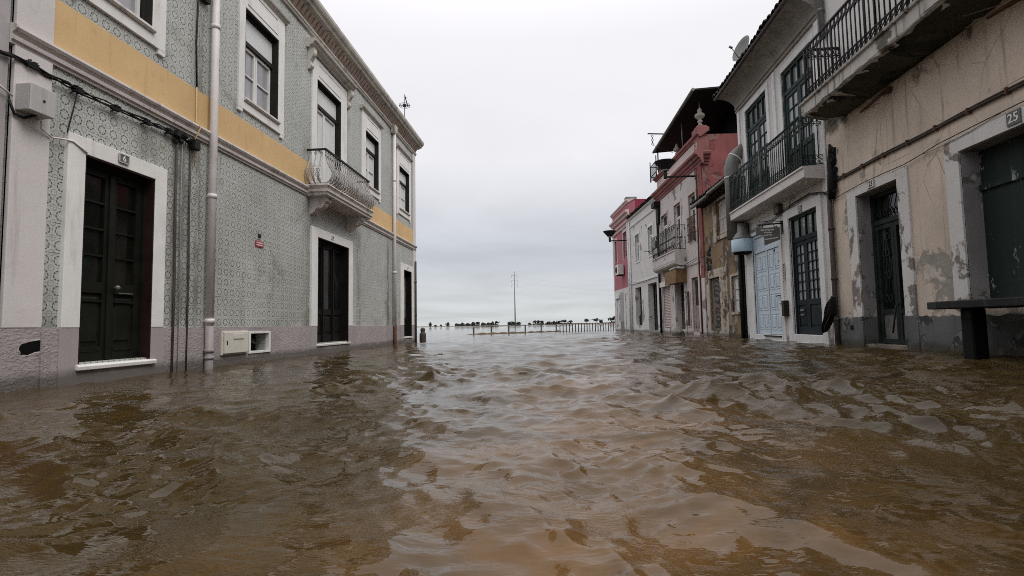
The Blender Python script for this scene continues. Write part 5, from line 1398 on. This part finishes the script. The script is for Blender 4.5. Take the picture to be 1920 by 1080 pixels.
for dz in (0, -.08):
    for (A, B_) in (((frame_pt(P4, A4, .4), 2.9), (frame_pt(P4, A4, 6.1), 2.75)), ((frame_pt(P4, A4, 6.1), 2.75), (frame_pt(P5, A5, 5.9), 2.85))):
        pts = [(A[0][0]+(B_[0][0]-A[0][0])*f-.12, A[0][1]+(B_[0][1]-A[0][1])*f, A[1]+(B_[1]-A[1])*f+dz-.1*math.sin(f*math.pi)) for f in [k/8 for k in range(9)]]
        b.tube(pts, .009, 5)
b.build('cable', M['cable'], t)


# ------------------------------------------------------------------ beyond the street: railings, far bank, mast, trees
def fence(label, pts, tops, rail_r, rail=True, post_r=.04, group=None, name='railing_fence'):
    o = (pts[0][0], pts[0][1], 0)
    t = thing(name, o, 0, label, 'fence')
    L_ = [(x-o[0], y-o[1], z) for (x, y), z in zip(pts, tops)]
    for p in L_:
        b = MB(); b.box(p[0]-post_r, p[0]+post_r, p[1]-post_r, p[1]+post_r, -.8, p[2]); b.build('post', M['wood_post'], t, .008)
    if rail:
        b = MB(); b.tube([(x, y, z+rail_r) for x, y, z in L_], rail_r, 8); b.build('top_rail', M['wood_post'], t)
    return t
fence('low weathered rail on six wide-spaced posts in open water at the end of the street',
      [(-4.85, 30.8), (-3.93, 31.7), (-2.97, 32.6), (-2.02, 33.6), (-1.05, 34.75), (-.08, 36.0)], [.40, .42, .44, .46, .47, .48], .022)
pp = [(.16+(4.25-.16)*k/20, 33.9+(39.6-33.9)*k/20) for k in range(21)]
rnd = random.Random(12)
fence('row of close-set upright posts with a top rail running to the pink house', pp, [.50+.002*k if k not in (0, 14) else .36 for k in range(21)], .018, True, .028, name='picket_fence')

xs = np.linspace(-5.2, .9, 40); ys = np.array([30.5+(36.2-30.5)*max(0, min(1, (x+5.0)/5.0))-.35 for x in xs])
b = MB(); lo = []
rnd = random.Random(2)
for i, (x, y) in enumerate(zip(xs, ys)):
    e_ = min(1, min(i, 39-i)/5); h = (.03+.05*abs(math.sin(i*.9))+rnd.uniform(0, .03))*e_
    lo.append([(x-.1, y-.35, -.15), (x-.05, y-.2, h*.5-.02), (x, y, h), (x+.05, y+.3, h*.6-.01), (x+.1, y+.5, -.15)])
b.loft(lo, True, True, False)
tag(b.build('mud_bank', M['mud']), kind='structure')

# far bank
xs = np.linspace(-900, 900, 90); rnd = random.Random(7)
b = MB(); lo = []
for x in xs:
    h = .75+.35*math.sin(x*.013)+rnd.uniform(-.12, .12)
    lo.append([(x, 596, -1), (x, 600, .35), (x, 604, h), (x, 1500, h+.3), (x, 1500, -1)])
b.loft(lo); tag(b.build('far_bank', M['shore']), kind='structure')

t = thing('power_mast', (-35.4, 450, 0), 0, 'tall slim power mast with three pairs of arms standing beyond the river', 'power mast')
b = MB(); b.tube([(0, 0, -1), (0, 0, 20), (0, 0, 46)], [.55, .42, .24], 8); b.build('mast', M['steel'], t)
for z in (42.8, 38.6, 34.6):
    b = MB(); b.tube([(-2.5, 0, z), (0, 0, z-.2), (2.5, 0, z)], .11, 5); b.build('cross_arm', M['steel'], t)
    for q in (-1, 1):
        b = MB(); b.tube([(q*2.4, 0, z), (q*2.4, 0, z-2.2)], .09, 5); b.build('insulator', M['steel'], t)
t = thing('power_lines', (-35.4, 450, 0), 0, 'faint power lines running from the mast to the right over the water', 'power line')
for z in (40.6, 36.4, 32.4):
    b = MB(); b.tube([(2.4+k*16, k*3.0, z-3.5*math.sin(math.pi*k/10)-k*.9) for k in range(11)], .02, 4); b.build('wire', M['cable_grey'], t)

TREES = [(165, 6.6, 1.5, 'r'), (212, 2.0, .8, 'r'), (264, 2.6, .5, 't'), (326, 6.0, 1.6, 'r'), (412, 4.2, 2.2, 'r'), (460, 5.0, 2.0, 'r'), (512, 4.2, 2.6, 'r'), (562, 6.0, 2.4, 'r'), (600, 5.6, 1.6, 'o'),
         (650, 4.6, 2.0, 'r'), (700, 4.8, 2.4, 'r'), (737, 5.8, 1.8, 'r'), (776, 6.4, 2.0, 'o'), (897, 5.6, 2.2, 'r'), (922, 5.2, 1.4, 'r'), (972, 4.8, 2.0, 'r'), (1070, 3.0, 1.2, 'r'), (1120, 6.2, 2.0, 'o'),
         (1152, 6.2, 1.9, 'o'), (1182, 5.6, 2.0, 'o'), (1248, 4.4, 2.2, 'r'), (1290, 5.2, 2.0, 'r'), (1330, 5.6, 2.1, 'r'), (1382, 6.6, 2.2, 'o'), (1440, 5.4, 2.0, 'o'), (1580, 7.4, 2.6, 'o'), (1665, 7.8, 2.8, 'o'),
         (1700, 6.0, .6, 't'), (1716, 6.0, .6, 't'), (1795, 8.6, 2.6, 'o'), (1832, 10.4, 2.4, 'o')]
LMK = ['broad dark tree leftmost on the far bank', 'tiny shrub just right of the leftmost far bank tree', 'thin upright bush alone between the two leftmost far bank trees', 'broad lone tree second from the left on the far bank',
       'low bushy tree starting the long clump on the far bank', 'rounded tree in the left clump above open water', 'low spreading tree left of the railing end', 'rounded tree just above the left end of the rail',
       'umbrella-crowned tree above the first rail post gap', 'low tree over the second fence post', 'dense tree between the second and third fence posts', 'taller tree left of the third fence post gap', 'umbrella tree last of the clump left of the mast',
       'dense tree directly left of the power mast', 'small tree touching the left side of the power mast', 'low tree directly right of the power mast', 'little bush midway right of the power mast', 'flat-topped pine first of three right of the mast',
       'flat-topped pine in the middle of three right of the mast', 'flat-topped pine third of three right of the mast', 'low tree above the start of the close posts', 'rounded tree left of the densest far clump', 'densest rounded tree above the close posts',
       'taller flat pine over the left of the close posts', 'wide pine ending the right clump', 'lone umbrella pine above the middle of the close posts', 'larger umbrella pine right of the lone one', 'left one of two thin poplars on the far bank', 'right one of two thin poplars on the far bank',
       'big umbrella pine close beside the pink house', 'tallest far pine right against the pink house corner']
for (cx, h, r_, kd), lab in zip(TREES, LMK):
    h *= .76
    px = 770+cx/4.8; Y = 606+(cx*7) % 13
    X = (px-1045)/1000*Y
    t = thing('far_tree', (X, Y, .6), 0, lab, 'tree', 'small trees along the far bank')
    rnd = random.Random(cx)
    b = MB()
    b.tube([(0, 0, -.6), (rnd.uniform(-.2, .2), 0, h*.35), (rnd.uniform(-.3, .3), 0, h*.65)], [.3, .22, .12], 6)
    for q in (-1, 1): b.tube([(0, 0, h*.35), (q*r_*.5, rnd.uniform(-.3, .3), h*.68)], [.16, .06], 5)
    b.build('trunk', M['trunk'], t)
    b = MB()
    z0 = {'r': -.12, 'o': .40, 't': -.1}[kd]*h
    for k in range(130):
        while True:
            p = Vector((rnd.uniform(-1, 1), rnd.uniform(-1, 1), rnd.uniform(-1, 1)))
            if p.length < 1: break
        lump = 1+.3*math.sin(p.x*5+cx)+.2*math.sin(p.z*7)
        c = Vector((p.x*r_*1.3*lump, p.y*r_, (z0+h)/2+p.z*(h-z0)/2*(.9+.15*math.sin(p.x*6+cx))))
        q = rnd.uniform(.4, .85)
        for _ in range(2):
            d1_ = Vector((rnd.uniform(-1, 1), rnd.uniform(-1, 1), rnd.uniform(-1, 1))).normalized()*q; d2_ = d1_.orthogonal().normalized()*q*.8
            b.quad(tuple(c-d1_), tuple(c-d2_), tuple(c+d1_), tuple(c+d2_))
    b.build('crown', M['leaf'], t)


rnd = random.Random(77)
b = MB()
for x0, x1, hh in ((395, 480, 2.6), (480, 620, 2.2), (630, 790, 2.4), (875, 985, 2.0), (1060, 1090, 1.2), (1100, 1200, 2.6), (1215, 1455, 2.2), (1780, 1850, 3.0)):
    for k in range(int((x1-x0)*3.2)):
        cx = rnd.uniform(x0, x1); Y = rnd.uniform(612, 622); X = (770+cx/4.8-1045)/1000*Y
        top = hh*(.35+.65*abs(math.sin(cx*.13)*math.sin(cx*.047+1)))
        c = Vector((X, Y, .6+top*rnd.random()**.8)); q = rnd.uniform(.3, .7)
        d1_ = Vector((rnd.uniform(-1, 1), rnd.uniform(-1, 1), rnd.uniform(-1, 1))).normalized()*q; d2_ = d1_.orthogonal().normalized()*q*.8
        b.quad(tuple(c-d1_), tuple(c-d2_), tuple(c+d1_), tuple(c+d2_))
tag(b.build('far_shrubs', M['leaf']), 'low dark scrub growing along the far bank between the trees', 'shrubs', kind='stuff')


# ------------------------------------------------------------------ flood water: one displaced sheet out to the horizon
def water_sheet():
    rows = [-6.0]
    y = -6.0
    while y < 6000:
        d = abs(y) if y > 0 else abs(y)*.9
        y += max(.009, .0055*d) if y < 120 else .06*d
        rows.append(y)
    ys = np.array(rows)
    tt = np.linspace(-1, 1, 900)
    tt = np.sinh(tt*1.6)/np.sinh(1.6)
    W = np.where(ys < 12, 9.0, 9.0+(ys-12)*1.15)
    X = tt[None, :]*W[:, None]; Y = np.repeat(ys[:, None], tt.size, 1)
    rng = np.random.default_rng(11)
    Z = np.zeros_like(X); DX = np.zeros_like(X); DY = np.zeros_like(X)
    dxs = np.gradient(X, axis=1); dys = np.gradient(Y, axis=0)
    cell = np.maximum(np.abs(dxs), np.abs(dys))
    # gust patches vary the height of the chop
    def smooth(seed, sc):
        r = np.random.default_rng(seed); g = np.zeros_like(X)
        for _ in range(7):
            a = r.uniform(0, 2*np.pi); k = r.uniform(.6, 1.6)/sc
            g += np.sin((X*np.cos(a)+Y*np.sin(a))*k*2*np.pi+r.uniform(0, 6.28))
        return g/2.6
    gust = np.clip(1+.35*smooth(3, 5.0), .35, 1.8); gust2 = np.clip(1+.42*smooth(5, 2.2), .35, 1.9)
    for lam0, lam1, n, steep, gm in ((1.6, 3.4, 10, .0036, gust), (.7, 1.6, 20, .0085, gust), (.32, .7, 30, .0135, gust2), (.13, .32, 44, .0138, gust2*gust), (.055, .13, 44, .0140, gust2*gust2)):
        for _ in range(n):
            lam = np.exp(rng.uniform(np.log(lam0), np.log(lam1)))
            a = np.radians(rng.normal(-118, 26 if lam0 > .3 else 44))
            if rng.random() < .15: a = np.radians(rng.uniform(0, 360))
            k = 2*np.pi/lam; amp = steep*lam/(2*np.pi)*rng.uniform(.6, 1.4)*2.2
            ph = (X*np.cos(a)+Y*np.sin(a))*k+rng.uniform(0, 6.28)
            fade = np.clip((lam/np.maximum(cell, 1e-4)-3)/3, 0, 1)*gm
            Z += amp*fade*np.sin(ph); DX -= .85*amp*fade*np.cos(a)*np.cos(ph)*-1; DY -= .85*amp*fade*np.sin(a)*np.cos(ph)*-1
    calm = np.clip(1-(np.maximum(0, np.abs(X-.4)-2.6)/3.2)*.35, .5, 1)
    lee = 1-.40*np.clip((-1.2-X)/2.0, 0, 1)+.38*np.clip((X-.2)/.9, 0, 1)*np.clip((5.0-X)/2, 0, 1)      # sheltered water along the tiled house
    Z *= calm*lee; DX *= lee; DY *= lee
    V = np.stack([X+DX, Y+DY, Z-.005], -1).reshape(-1, 3)
    R_, C_ = X.shape
    i = (np.arange(R_-1)[:, None]*C_+np.arange(C_-1)[None, :]).ravel()
    F = np.stack([i, i+1, i+C_+1, i+C_], -1)
    me = bpy.data.meshes.new('water')
    me.vertices.add(len(V)); me.vertices.foreach_set('co', V.ravel())
    me.loops.add(F.size); me.loops.foreach_set('vertex_index', F.ravel())
    me.polygons.add(len(F)); me.polygons.foreach_set('loop_start', np.arange(len(F))*4)
    me.polygons.foreach_set('use_smooth', np.ones(len(F), bool))
    me.update(calc_edges=True)
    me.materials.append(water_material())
    o = bpy.data.objects.new('water', me); COL.objects.link(o)
    return tag(o, kind='structure')
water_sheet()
